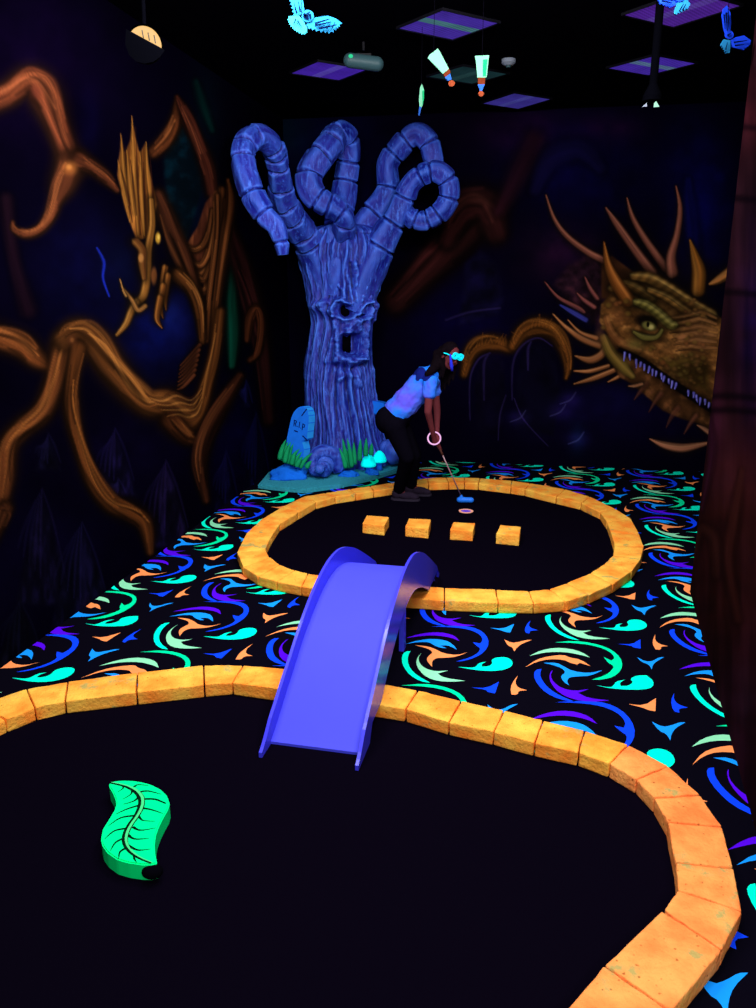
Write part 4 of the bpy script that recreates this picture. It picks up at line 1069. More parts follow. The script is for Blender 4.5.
branch([(334, 292, 16, .0), (336, 262, 17, -.06), (337, 236, 15, -.06), (339, 215, 13.5, 0), (343, 196, 12, .06), (346, 176, 11, .08), (349, 155, 11, .05), (347, 139, 11.5, 0), (338, 133.5, 11.5, -.1), (330, 145, 13, -.25), (318, 159, 13.5, -.36), (309, 175, 13, -.42), (312, 192, 12.5, -.46), (324, 203, 12, -.46), (336, 209, 10.5, -.44), (345, 217, 9.5, -.42), (344, 228, 10.5, -.3), (341, 244, 10, -.05), (338, 258, 8, .1)], .2, 11, .5)
branch([(344, 285, 14, .1), (352, 256, 15, .1), (359, 235, 14, .12), (370, 218, 13, .15), (382, 202, 11.5, .18), (388, 186, 10.5, .2), (387.5, 165, 10, .2), (398, 149, 10.5, .18), (415, 134.5, 11, .14), (428, 142, 11, .1), (433, 157, 10.5, .08), (436, 172, 9, .06)], .24, 17, .6)
branch([(356, 310, 14, -.05), (364, 280, 17, -.08), (374, 256, 16, -.1), (385, 236, 14, -.12), (397, 216, 12, -.15), (404, 199, 11, -.18), (411, 184, 9.5, -.22), (422, 174.5, 9.5, -.26), (437, 171.5, 10, -.28), (448, 181, 10, -.28), (449, 198, 10, -.26), (439, 213, 10, -.24), (424, 221, 9.5, -.22), (411, 217, 8.5, -.2), (407, 208, 5, -.18)], .19, 23, .75)
# sawn branch stub pointing right, behind the golfer
bm = bmesh.new(); c0 = at(379, 408, TY)
box(bm, at(377.5, 407.5, TY - .02), .2, .17, .15, Matrix.Rotation(.18, 3, 'Y') @ Matrix.Rotation(-.3, 3, 'Z'))
bmesh.ops.bevel(bm, geom=bm.edges[:], offset=.012, segments=2, affect='EDGES')
obj('branch_stub', bm, M['stone'], tree, smooth=False)
# curled root nearest the viewer: nested rolls
rc = ground(322, 478, BZ)
bm = bmesh.new(); cpts, crad = [], []
kk = 1 / scale_at(rc); cc_ = at(321, 466, rc.y + .02)
for q in range(120):
    t = q / 119; a = -.75 + t * 9.2; R = (14.2 * (1 - t) ** .8 + .6) * kk; rr_ = (7.6 - 3.4 * t) * kk
    off_ = Vector(((1 - t) ** 1.5 * 2.6 * kk, (.14 * (1 - t) - .14 * t), (1 - t) ** 1.5 * 2.6 * kk))
    p = cc_ + off_ + Vector((math.cos(a) * R, 0, math.sin(a) * R * 1.02))
    p.z = max(p.z, BZ + rr_ * 1.25); cpts.append(p); crad.append(rr_)
def clump(i, a): return 1 + .12 * mnoise.noise(Vector((math.cos(a) * 1.5, math.sin(a) * 1.5, i * .09))) + .06 * mnoise.noise(Vector((math.cos(a) * 5, math.sin(a) * 5, i * .3)))
tube(bm, cpts, crad, sides=28, lump=clump)
ellipsoid(bm, cpts[-1] + Vector((0, -.03, 0)), (.055, .05, .055)); ellipsoid(bm, cc_ + Vector((.03, .06, .0)), (10.5 * kk, .1, 11 * kk))
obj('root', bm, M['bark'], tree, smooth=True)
bm = bmesh.new()
for (px, py, r, dy) in [(392, 452, 9.5, .0), (386, 449, 8, .05), (382, 462, 8, .1)]:
    c = at(px, py, 9.18 + dy); s = r / scale_at(c)
    vs = ellipsoid(bm, c, (s * .95, s, s * 1.3), seg=28, ringn=20)
    for v in vs:
        v.co += (v.co - c) * (.22 * mnoise.noise(v.co * 8))
        if v.co.z < BZ + .002: v.co.z = BZ + .002
obj('root', bm, M['bark'], tree, smooth=True)

# tombstone
tb = ground(296, 476, BZ); TYS = tb.y + .02
tomb_loc = at(299, 470, TYS); tomb_loc.z = BZ
tomb = thing('tombstone', tomb_loc, 'cracked blue tombstone lettered R.I.P leaning at the tree\'s left foot', 'tombstone')
outl = []
for x, y in Z(270, 400, 9.45, [(150, 420), (158, 350), (172, 280), (185, 220), (198, 170), (215, 125), (240, 90), (270, 68), (300, 60), (330, 72), (352, 105), (362, 150), (360, 220), (350, 300), (345, 370), (300, 395), (318, 470), (305, 600), (300, 700), (120, 700), (135, 560)]):
    outl.append(at(x, y, TYS))
def slab(bm, pts, d, mat_f=0, mat_s=1):
    a = [bm.verts.new(p) for p in pts]; b = [bm.verts.new(p + d) for p in pts]; n = len(pts)
    f = bm.faces.new(a); f.material_index = mat_f
    f2 = bm.faces.new(b[::-1]); f2.material_index = mat_f
    for i in range(n):
        bm.faces.new((a[i], b[i], b[(i + 1) % n], a[(i + 1) % n])).material_index = mat_s
bm = bmesh.new(); slab(bm, [Vector((p.x, p.y, max(p.z, BZ + .002))) for p in outl], Vector((.075, .07, .0)))
bmesh.ops.recalc_face_normals(bm, faces=bm.faces)
bmesh.ops.bevel(bm, geom=bm.edges[:], offset=.006, segments=2, affect='EDGES')
obj('slab', bm, [M['stone'], M['stone_side']], tomb)
# carved letters R . I . P and the cracks
def carve(bm, pts, w):
    P = [at(*p, TYS - .004) for p in Z(270, 400, 9.45, pts)]
    for a, b in zip(P[:-1], P[1:]):
        d = (b - a); n = Vector((-d.z, 0, d.x)).normalized() * w
        e = d.normalized() * w * .6
        f = [bm.verts.new(q) for q in (a - n - e, b - n + e, b + n + e, a + n - e)]
        g = [bm.verts.new(v.co + Vector((0, .006, 0))) for v in f]
        bm.faces.new(f); bm.faces.new(g[::-1])
        for i in range(4): bm.faces.new((f[i], g[i], g[(i + 1) % 4], f[(i + 1) % 4]))
bm = bmesh.new()
for s_ in ([(226, 246), (230, 190)], [(230, 190), (250, 200), (247, 216), (228, 220)], [(238, 222), (246, 250)], [(281, 208), (275, 260)], [(304, 282), (310, 226)], [(310, 226), (328, 236), (324, 256), (308, 258)]): carve(bm, s_, .0045)
for c_ in ((261, 250), (291, 266)): carve(bm, [(c_[0] - 2, c_[1]), (c_[0] + 2, c_[1])], .004)
obj('lettering', bm, M['etch'], tomb)['label'] = 'dark carved letters R.I.P'
for s_ in ([(345, 86), (322, 118), (300, 148)], [(310, 340), (335, 365), (352, 385)], [(230, 290), (260, 300)]):
    bm = bmesh.new(); carve(bm, s_, .006); obj('crack', bm, M['etch'], tomb)

def blade(bm, base, tip, w):
    n = 9; d = tip - base
    pts = []; rad = []
    bend = Vector((d.x * .25, 0, 0))
    for i in range(n + 1):
        t = i / n
        pts.append(base + d * t - bend * (4 * t * (1 - t)) * .5)
        rad.append(w * (.75 + .6 * t - 1.28 * t * t) if i < n else w * .06)
    tube(bm, pts, rad, sides=8)
def grass(name, label, specs, org):
    loc = ground(*org, BZ); root = thing(name, loc, label, 'grass', 'green grass tufts at the tree foot')
    for k, (bx, by, tx, ty) in enumerate(specs):
        y = loc.y + (.03 if k % 2 else -.03)
        b = at(bx, by, y); b.z = max(b.z, BZ + .003)
        bm = bmesh.new(); blade(bm, b, at(tx, ty, y), .034)
        obj('blade', bm, M['grass'], root, smooth=True)
z4 = lambda p: [(270 + a / 9.45, 400 + b / 9.45, 270 + c / 9.45, 400 + d / 9.45) for a, b, c, d in p]
grass('grass_tuft', 'green grass tuft of thick blades in front of the tombstone', z4([(90, 560, 150, 375), (115, 570, 170, 395), (140, 590, 195, 400), (165, 600, 220, 415), (205, 610, 245, 480), (225, 620, 300, 490), (250, 630, 310, 535), (285, 640, 400, 500), (345, 640, 395, 575), (185, 600, 280, 462)]), (296, 480))
z5 = lambda p: [(330 + a / 10.8, 430 + b / 10.8, 330 + c / 10.8, 430 + d / 10.8) for a, b, c, d in p]
grass('grass_tuft', 'green grass tuft of thick blades behind the cyan mushrooms', z5([(170, 410, 100, 195), (175, 380, 135, 92), (235, 400, 185, 90), (265, 370, 255, 130), (320, 330, 330, 95), (385, 280, 392, 88), (445, 270, 452, 140), (215, 410, 160, 180)]), (350, 475.5))

def mushroom(px, py, bpy_, label, k):
    loc = ground(px, bpy_, BZ); c = at(px, py, loc.y); s = 1 / scale_at(c)
    root = thing('mushroom', loc, label, 'mushroom', 'glowing mushrooms')
    bm = bmesh.new(); n = 24; prof = [(7.4, -4.5), (7.6, -2.5), (6.9, 0), (5.6, 3), (3.6, 5.6), (1.6, 7.2), (.2, 7.6)]
    rings = []
    for r, z in prof:
        rings.append([bm.verts.new(c + Vector((math.cos(2 * math.pi * i / n) * r * s * k, math.sin(2 * math.pi * i / n) * r * s * k, z * s * k))) for i in range(n)])
    for a, b in zip(rings[:-1], rings[1:]):
        for i in range(n): bm.faces.new((a[i], a[(i + 1) % n], b[(i + 1) % n], b[i]))
    bm.faces.new(rings[0][::-1]); bm.faces.new(rings[-1])
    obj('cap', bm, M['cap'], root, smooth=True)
    bm = bmesh.new(); tube(bm, [Vector((c.x, c.y, BZ + .002)), Vector((c.x, c.y, BZ + .03)), Vector((c.x, c.y, c.z - 4.2 * s * k))], [.045, .032, .03], sides=16)
    obj('stem', bm, M['stem'], root, smooth=True)
mushroom(368.5, 461.5, 473, 'left glowing cyan mushroom with blue stem at the tree foot', 1.0)
mushroom(379.5, 457.5, 470, 'right glowing cyan mushroom, slightly behind and higher than its neighbour', .92)

def rock(px, py, w, h, d, label, seed, yoff=0):
    c = ground(px, py, BZ); c.y += yoff; s = 1 / scale_at(c)
    bm = bmesh.new(); bmesh.ops.create_icosphere(bm, subdivisions=4, radius=1)
    for v in bm.verts:
        n = mnoise.noise(v.co * 1.4 + Vector((seed, 0, 0))) * .3 + mnoise.noise(v.co * 3.5 + Vector((seed, 3, 0))) * .12
        q = v.co * (1 + n)
        v.co = Vector((c.x + q.x * w * s, c.y + q.y * d, BZ + .002 + max(0, q.z + .15) * h * s))
    set_tags(obj('rock', bm, M['rock'], smooth=True, recenter=True), label, 'rock', 'blue rocks at the tree foot')
rock(287, 478.5, 19, 11, .1, 'large bright blue rock on the left end of the teal board', 1)
rock(349, 476, 9.5, 4.5, .06, 'small flat blue rock between the curled root and the mushrooms', 5)
rock(373.5, 474, 5.5, 4.5, .05, 'small blue pebble between the two mushrooms', 9, -.02)

# ------------------------------------------------------------------ golfer
GY = 7.66
def pp(x, y, dy=0): return at(x, y, GY + dy)
person = thing('person', ground(404, 505), 'person in white t-shirt and black trousers bending over a putter, glowing glasses on', 'person')
def soft(d, r): return d
SHR, SHL = pp(430, 383, -.15), pp(434, 379, .16)
ELR, ELL = pp(428, 412, -.2), pp(437, 412, .06)
WRR, WRL = pp(433.5, 436, -.1), pp(437, 434, -.02)
HNR, HNL = pp(435, 441.5, -.07), pp(437.5, 440, -.04)
NK0, NK1 = pp(434, 371, 0), pp(443, 363, -.02)
HD = pp(449.5, 356, -.04)
GAZE = Vector((.5, -.72, -.3)).normalized()
HUP = (Vector((.35, -.1, .93)) - GAZE * Vector((.35, -.1, .93)).dot(GAZE)).normalized()
HSD = GAZE.cross(HUP).normalized()
HR = Matrix((HSD, GAZE, HUP)).transposed()
def hp(a, b, c): return HD + HSD * a + GAZE * b + HUP * c
bm = bmesh.new()
# head, face and neck
ellipsoid(bm, HD + HUP * .015, (.076, .092, .105), HR); ellipsoid(bm, hp(0, .03, -.055), (.055, .062, .062), HR)
ellipsoid(bm, hp(0, .098, -.015), (.012, .018, .024), HR); ellipsoid(bm, hp(0, .09, -.058), (.024, .012, .009), HR); ellipsoid(bm, hp(0, .072, -.096), (.022, .02, .016), HR)
for s_ in (-1, 1):
    ellipsoid(bm, hp(.078 * s_, -.005, -.01), (.011, .022, .032), HR); ellipsoid(bm, hp(.034 * s_, .072, -.035), (.026, .022, .024), HR)
capsule(bm, NK0, NK1, .055, .05); capsule(bm, NK1, HD - HUP * .03, .05, .055)
# trunk, arms
PV = pp(394, 421, 0); capsule(bm, PV, pp(410, 400), .11, .105); capsule(bm, pp(410, 400), pp(427, 381), .105, .115); capsule(bm, pp(428, 380), NK0, .09, .055)
for sh, el, wr, hn in ((SHR, ELR, WRR, HNR), (SHL, ELL, WRL, HNL)):
    capsule(bm, pp(430, 380), sh, .08, .055); capsule(bm, sh, el, .046, .037); capsule(bm, el, wr, .037, .024); capsule(bm, wr, hn, .022, .03)
# fingers closed around the grip
SH0, SH1 = pp(434.4, 438, -.055), pp(462.5, 496, .07)
sd = (SH1 - SH0).normalized(); sa, sb = frame_of(sd)
for j, base in enumerate((.02, .075)):
    for k in range(4):
        c = SH0 + sd * (base + k * .017); r = .018 - .001 * abs(k - 1.5)
        arc = [c + (sa * math.cos(a) + sb * math.sin(a)) * r for a in np.linspace(-.4 + j * 3, 3.6 + j * 3, 6)]
        for p, q in zip(arc[:-1], arc[1:]): capsule(bm, p, q, .0085, .008, seg=8)
    capsule(bm, SH0 + sd * (base + .02) - sb * .016, SH0 + sd * (base + .075) - sb * .018, .0095, .008, seg=8)
# legs
HPR, HPL = pp(394, 426, -.09), pp(398, 424, .1)
KNR, KNL = pp(407, 457, -.1), pp(414, 455, .2)
fr, fl2_ = ground(399, 500), ground(411, 495)
ANR, ANL = fr + Vector((0, 0, .085)), fl2_ + Vector((0, 0, .085))
for hip, kn, an in ((HPR, KNR, ANR), (HPL, KNL, ANL)):
    capsule(bm, PV, hip, .09, .085); capsule(bm, hip, kn, .08, .055); capsule(bm, kn, kn.lerp(an, .35), .054, .055); capsule(bm, kn.lerp(an, .35), an, .055, .036)
    capsule(bm, an, an + Vector((.12, -.03, -.045)), .036, .028)
fuse('body', bm, M['skin'], person, .0075, 5)
# trousers
bm = bmesh.new()
capsule(bm, PV, pp(402, 411), .135, .125); ellipsoid(bm, pp(388, 420), (.13, .15, .14))
for hip, kn, an in ((HPR, KNR, ANR), (HPL, KNL, ANL)):
    capsule(bm, PV, hip, .12, .115); capsule(bm, hip, kn, .11, .078); capsule(bm, kn, an + Vector((0, 0, .03)), .076, .062)
fuse('trousers', bm, M['pants'], person, .012, 6)
# t-shirt with short sleeves
bm = bmesh.new()
capsule(bm, pp(397, 413), pp(410, 398), .145, .135); capsule(bm, pp(410, 398), pp(426, 380), .135, .135); capsule(bm, pp(426, 380), pp(432, 374), .13, .085)
for sh, el in ((SHR, ELR), (SHL, ELL)):
    capsule(bm, pp(428, 380), sh, .1, .075); capsule(bm, sh, sh.lerp(el, .38), .073, .066)
bmv = bm.verts[:]
shirt = fuse('t_shirt', bm, M['shirt'], person, .009, 4)
# trim the hem straight and add folds
b2 = bmesh.new(); b2.from_mesh(shirt.data)
hem_n = (pp(410, 398) - pp(396, 415)).normalized(); off = Vector(person.location)
bmesh.ops.bisect_plane(b2, geom=b2.verts[:] + b2.edges[:] + b2.faces[:], plane_co=pp(398, 416.5) - off, plane_no=-hem_n, clear_outer=True)
for v in b2.verts:
    q = v.co * 9
    v.co += v.normal * (.014 * mnoise.noise(Vector((q.x + q.z, q.y * .6, q.z - q.x))) + .006 * mnoise.noise(q * 3))
for f in b2.faces:
    p = f.calc_center_median() + off; d = np.array(p) - CP; k = float(d @ FW)
    x, y = 378 + F_PX * float(d @ RT) / k, 504 - F_PX * float(d @ UP) / k
    e = math.hypot((x - 421) / 8, (y - 374) / 7)
    if p.y < GY + .02 and e + .9 * mnoise.noise(p * 14) < 1: f.material_index = 1
shirt.data.materials.append(M['pattern'])
b2.to_mesh(shirt.data); b2.free()
# hair: cap, long strands hanging forward, a lock over the shoulder
bm = bmesh.new()
ellipsoid(bm, hp(0, -.022, .03), (.09, .098, .105), HR)
for s_ in (-1, 1):
    p0 = hp(.07 * s_, -.02, .03)
    for k in range(4):
        q = p0 + HUP * (-.02 * k) - GAZE * (.03 * k); e_ = q + Vector((-.015 * k - .01, .01 * s_, -.26 - .04 * k))
        capsule(bm, q, q.lerp(e_, .5) + Vector((.01, 0, 0)), .034, .026); capsule(bm, q.lerp(e_, .5) + Vector((.01, 0, 0)), e_, .026, .01)
capsule(bm, hp(0, -.09, .0), pp(436, 366, -.04), .07, .06); capsule(bm, pp(436, 366, -.06), pp(428, 374, -.14), .05, .035)
fuse('hair', bm, M['hair'], person, .009, 4)
for an, nm in ((ANR, 'shoe'), (ANL, 'shoe')):
    bm = bmesh.new(); g = Vector((an.x, an.y, 0)); dirn = Vector((.97, -.24, 0))
    ellipsoid(bm, g + Vector((0, 0, .062)) - dirn * .02, (.058, .055, .06)); ellipsoid(bm, g + dirn * .09 + Vector((0, 0, .05)), (.09, .056, .046)); ellipsoid(bm, g + dirn * .165 + Vector((0, 0, .042)), (.05, .048, .036))
    for v in bm.verts: v.co.z = max(v.co.z, .012)
    sh_ = fuse(nm, bm, M['shoe'], person, .008, 3)
    bm = bmesh.new(); prism(bm, [g + dirn * a + Vector((-dirn.y, dirn.x, 0)) * b for a, b in [(-.08, -.03), (-.05, -.055), (.05, -.055), (.15, -.052), (.21, -.03), (.222, 0), (.21, .03), (.15, .052), (.05, .055), (-.05, .055), (-.08, .03)]], .0055, .026)
    so = obj('sole', bm, M['sole'], person); so.parent = sh_
# things worn on the head and the wrist
glasses = thing('glasses', hp(0, .1, .03), 'glowing cyan glasses on the bending golfer\'s face', 'glasses')
for s_ in (-1, 1):
    bm = bmesh.new(); c = hp(.036 * s_, .106, .04); n = 28; rings = []
    for (rr_, dz) in ((1.0, -.005), (1.0, .005), (.3, .005), (.3, -.005)):
        rings.append([bm.verts.new(c + HSD * (.036 * rr_ * math.copysign(abs(math.cos(a)) ** .7, math.cos(a))) + HUP * (.033 * rr_ * math.copysign(abs(math.sin(a)) ** .7, math.sin(a))) + GAZE * dz) for a in np.linspace(0, 2 * math.pi, n, endpoint=False)])
    for a in range(4):
        for i in range(n): bm.faces.new((rings[a][i], rings[a][(i + 1) % n], rings[(a + 1) % 4][(i + 1) % n], rings[(a + 1) % 4][i]))
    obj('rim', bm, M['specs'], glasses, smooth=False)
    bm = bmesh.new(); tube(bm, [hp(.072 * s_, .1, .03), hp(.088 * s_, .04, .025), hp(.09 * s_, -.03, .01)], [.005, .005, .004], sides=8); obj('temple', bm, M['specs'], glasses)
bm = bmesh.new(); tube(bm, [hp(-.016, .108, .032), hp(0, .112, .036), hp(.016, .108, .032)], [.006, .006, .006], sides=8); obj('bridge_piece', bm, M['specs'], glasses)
bm = bmesh.new(); rp = [pp(450.2, 354, -.16), pp(450.8, 360, -.165), pp(451.6, 366, -.165), pp(452.2, 371, -.16)]
tube(bm, rp, [.008, .012, .017, .012], sides=10)
rb = obj('hair_ribbon', bm, M['ribbon'], person, smooth=True); rb['label'] = 'blue lit strand hanging beside the face'
bm = bmesh.new(); bc = pp(434.2, 438.2, -.075); n = 40
ring_pts = [bc + Vector((math.cos(a) * .062, math.sin(a) * .02, math.sin(a) * .058)) for a in np.linspace(0, 2 * math.pi, n, endpoint=False)]
tube(bm, ring_pts + [ring_pts[0]], [.0075] * (n + 1), sides=8, cap=False)
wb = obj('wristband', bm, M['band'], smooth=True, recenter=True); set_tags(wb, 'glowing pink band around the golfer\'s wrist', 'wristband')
# putter
head_c = ground(465, 503.5, .004)
putter = thing('putter', Vector((head_c.x, head_c.y, .005)), 'blue-headed putter held by the bending golfer beside the cup', 'putter')
P_end = Vector((head_c.x - .035, head_c.y, .07))
bm = bmesh.new(); tube(bm, [SH0 - sd * .03, SH0 + sd * .2], [.013, .011], sides=14); obj('grip', bm, M['grip'], putter, smooth=True)
bm = bmesh.new(); tube(bm, [SH0 + sd * .19, P_end], [.0065, .0065], sides=12); obj('shaft', bm, M['shaft'], putter, smooth=True)
bm = bmesh.new()
capsule(bm, head_c + Vector((-.055, .01, .036)), head_c + Vector((.06, -.012, .038)), .031, .03); capsule(bm, head_c + Vector((-.035, 0, .045)), P_end + Vector((-.006, 0, .012)), .022, .016)
hd = fuse('head', bm, M['putter_head'], putter, .006, 4)
# hole in the far green
cc = ground(466, 511.3, .0046); cup = thing('golf_cup', cc, 'pale orange rimmed golf cup in the far green below the putter head', 'golf hole')
bm = bmesh.new(); n = 32
def circ(r, z): return [bm.verts.new((cc.x + math.cos(2 * math.pi * i / n) * r, cc.y + math.sin(2 * math.pi * i / n) * r, z)) for i in range(n)]
a, b, c, d = circ(.072, .0047), circ(.072, .010), circ(.05, .010), circ(.05, .0047)
for p, q in ((a, b), (b, c), (c, d)):
    for i in range(n): bm.faces.new((p[i], p[(i + 1) % n], q[(i + 1) % n], q[i]))
obj('rim', bm, M['cup'], cup)
bm = bmesh.new(); bm.faces.new(circ(.05, .0052)); obj('lining', bm, M['cup_in'], cup)

# ------------------------------------------------------------------ ceiling fittings
def ceil_pt(px, py): return ground(px, py, CEIL - .012)
panels = [
 ('violet ceiling light with a grey stripe, above the two hanging paint tubes', [(397, 28), (443, 9.5), (499, 22.5), (453, 39.5)], (78, 52, 178), (78, 130, 140), 'A'),
 ('violet ceiling light left of centre beside the grey emergency light', [(290, 73), (318, 61), (368, 69), (339, 80)], (74, 40, 180), (92, 72, 190), 'B'),
 ('bluish violet ceiling light farthest back, right of the paint tubes', [(482, 103), (514, 93), (552, 98.5), (518, 109)], (62, 52, 150), (72, 70, 160), 'C'),
 ('violet ceiling light with pale stripe crossed by the hanging black rod', [(607, 68), (655, 55), (697, 63), (648, 75)], (74, 46, 176), (92, 120, 160), 'D'),
 ('largest violet ceiling light at the top right beside the blue owl', [(623, 14.5), (690, -9), (742, 5), (673, 27)], (86, 40, 160), (96, 66, 170), 'E'),
 ('dim grey-green ceiling light behind the hanging paint tubes', [(427, 76), (463, 66), (509, 73), (472, 84)], (26, 54, 58), (38, 70, 72), 'F')]
for k, (lab, q, c1, c2, _) in enumerate(panels):
    P = [ceil_pt(*p) for p in q]; c = sum(P, Vector()) / 4
    root = thing('ceiling_light', Vector((c.x, c.y, CEIL)), lab, 'ceiling light', 'square lights in the black ceiling')
    e1 = ((P[1] - P[0]) + (P[2] - P[3])) / 4; e2 = ((P[3] - P[0]) + (P[2] - P[1])) / 4
    bm = bmesh.new()
    for (a0, a1, b0, b1) in ((-1.03, 1.03, -1.03, -1), (-1.03, 1.03, 1, 1.03), (-1.03, -1, -1, 1), (1, 1.03, -1, 1)):
        prism(bm, [c + e1 * a0 + e2 * b0, c + e1 * a1 + e2 * b0, c + e1 * a1 + e2 * b1, c + e1 * a0 + e2 * b1], CEIL - .02, CEIL - .001)
    obj('frame', bm, M['dark_metal'], root)
    bm = bmesh.new(); zc_ = CEIL - .012
    for (b0, b1, mi) in ((-1, -.16, 0), (-.16, .2, 1), (.2, 1, 0)):
        f = bm.faces.new([bm.verts.new((*(c + e1 * a + e2 * b).xy, zc_)) for a, b in (((b0), -1), ((b1), -1), ((b1), 1), ((b0), 1))]) if k in (0, 3) else bm.faces.new([bm.verts.new((*(c + e1 * a + e2 * b).xy, zc_)) for a, b in ((-1, b0), (1, b0), (1, b1), (-1, b1))])
        f.material_index = mi
    obj('diffuser', bm, [glowing('violet_diffuser', c1, 1.0, 45), glowing('diffuser_stripe', c2, 1.0, 45)], root)

def cord(root, p, r=.002):
    bm = bmesh.new(); tube(bm, [p, Vector((p.x, p.y, CEIL - .001))], [r, r], sides=6); obj('cord', bm, M['black'], root)

def plate(bm, pts2, y, th, mat, side=None, skew=0.0):
    P = [at(a, b, y + (a - pts2[0][0]) * skew) for a, b in pts2]
    slab(bm, P, Vector((0, th, 0)), mat, mat if side is None else side)

def owl(label, y, main, parts, lines, hang, face=None):
    ref = at(*hang, y); root = thing('hanging_owl', ref, label, 'owl decoration', 'glowing owls hung from the ceiling')
    for k, (nm, pts, m_) in enumerate(parts):
        bm = bmesh.new(); plate(bm, pts, y - .004 * k, .012, 0)
        o_ = obj(nm, bm, M[m_], root)
    for a, b, w in lines:
        bm = bmesh.new()
        p, q = at(*a, y - .024), at(*b, y - .024); d = (q - p); n = Vector((-d.z, 0, d.x)).normalized() * w * 1.25
        f = [bm.verts.new(v) for v in (p - n, q - n * .3, q + n * .3, p + n)]; g = [bm.verts.new(v.co + Vector((0, .004, 0))) for v in f]
        bm.faces.new(f); bm.faces.new(g[::-1])
        for i in range(4): bm.faces.new((f[i], g[i], g[(i + 1) % 4], f[(i + 1) % 4]))
        obj('feather_line', bm, M['owl_line'], root)
    cord(root, ref)
def disc(cx_, cy_, r, n=22): return [(cx_ + r * math.cos(a), cy_ + r * math.sin(a)) for a in np.linspace(0, 2 * math.pi, n, endpoint=False)]
def fringe(pts, n, dep, side=1):
    out = []
    for a, b in zip(pts[:-1], pts[1:]): out += scal(a, b, n, dep, side)[:-1]
    return out + [pts[-1]]
def scal(a, b, n, dep, side=1):
    """feathered (scalloped) edge from a to b"""
    out = []
    for i in range(n):
        t0 = i / n; t1 = (i + .5) / n
        p = (a[0] + (b[0] - a[0]) * t0, a[1] + (b[1] - a[1]) * t0); q = (a[0] + (b[0] - a[0]) * t1, a[1] + (b[1] - a[1]) * t1)
        L = math.hypot(b[0] - a[0], b[1] - a[1]); nx, ny = (b[1] - a[1]) / L * side, -(b[0] - a[0]) / L * side
        out += [p, (q[0] + nx * dep, q[1] + ny * dep)]
    return out + [b]
zo = lambda p: [(280 + x / 6.87, y / 6.87) for x, y in p]
owl('pale cyan owl with spread wings hanging at the top left of centre', 5.0, 'owl', [
    ('wing', scal(*zo([(60, -60), (108, 112)]), 7, 2.2, -1) + zo([(140, 102), (168, 70), (160, 20), (140, -60), (100, -80)]), 'owl'),
    ('wing', zo([(180, 172), (200, 140), (232, 122), (330, 108), (385, 128), (428, 160)]) + fringe(zo([(408, 168), (385, 190), (350, 216), (300, 210), (240, 198), (190, 182)]), 2, 2.2, 1), 'owl'),
    ('tail', zo([(58, 112), (130, 106), (160, 145), (188, 195)]) + fringe(zo([(184, 212), (160, 232), (110, 205), (75, 170), (58, 125)]), 3, 1.8, 1), 'owl_pale'),
    ('head', [(280 + x / 6.87, y / 6.87) for x, y in disc(190, 110, 42)], 'owl')],
    [(a, b, w) for (a, b), w in [(zo([(162, 118), (205, 80)]), .006), (zo([(165, 90), (190, 135)]), .006), (zo([(205, 95), (210, 130)]), .006), (zo([(185, 105), (195, 130)]), .006), (zo([(240, 160), (340, 130)]), .004), (zo([(240, 175), (350, 150)]), .004), (zo([(270, 195), (390, 170)]), .004), (zo([(320, 200), (345, 160)]), .003), (zo([(360, 190), (380, 150)]), .003), (zo([(115, 90), (95, 20)]), .004), (zo([(140, 80), (125, 10)]), .004), (zo([(120, 140), (150, 190)]), .003), (zo([(110, 130), (90, 170)]), .003)]], zo([(150, 100)])[0])
zr = lambda p: [(600 + x / 4.846, y / 4.846) for x, y in p]
owl('blue owl cut off by the top edge, in front of the large violet light', 4.8, 'owl_blue', [
    ('wing', zr([(380, -20), (300, -30), (282, 0)]) + scal(*zr([(290, 10), (345, 34)]), 4, 1.6, -1) + zr([(375, 18)]), 'owl_blue'),
    ('wing', zr([(395, -10), (440, -50), (470, -110), (430, -110), (380, -50)]), 'owl_blue'),
    ('tail', zr([(380, 5), (420, -5), (438, 18)]) + scal(*zr([(430, 35), (362, 66)]), 5, 1.8, 1) + zr([(362, 50)]), 'owl'),
    ('head', [(600 + x / 4.846, y / 4.846) for x, y in disc(385, -18, 26)], 'owl_blue')],
    [(a, b, w) for (a, b), w in [(zr([(300, 2), (350, 14)]), .004), (zr([(310, -8), (360, 4)]), .004), (zr([(385, 55), (405, 18)]), .003), (zr([(400, 50), (418, 18)]), .003)]], zr([(385, -30)])[0])
owl('blue owl with raised wing hanging at the top right edge', 5.2, 'owl_blue', [
    ('wing', zr([(612, 175), (600, 130), (592, 70), (600, 40), (615, 25), (632, 60), (636, 110), (632, 150)]), 'owl_blue'),
    ('wing', zr([(635, 190), (660, 180), (700, 172), (732, 196)]) + scal(*zr([(728, 208), (690, 240)]), 4, 1.6, 1) + zr([(640, 228)]), 'owl_blue'),
    ('tail', zr([(600, 190), (632, 195), (632, 235), (628, 258)]) + scal(*zr([(622, 256), (588, 212)]), 5, 1.8, 1), 'owl'),
    ('head', [(600 + x / 4.846, y / 4.846) for x, y in disc(628, 168, 20)], 'owl_blue')],
    [(a, b, w) for (a, b), w in [(zr([(612, 60), (618, 150)]), .004), (zr([(602, 70), (608, 140)]), .003), (zr([(622, 60), (626, 140)]), .003), (zr([(650, 205), (715, 195)]), .004), (zr([(655, 220), (700, 215)]), .003), (zr([(610, 240), (618, 205)]), .003), (zr([(618, 172), (636, 160)]), .005)]], zr([(620, 60)])[0])

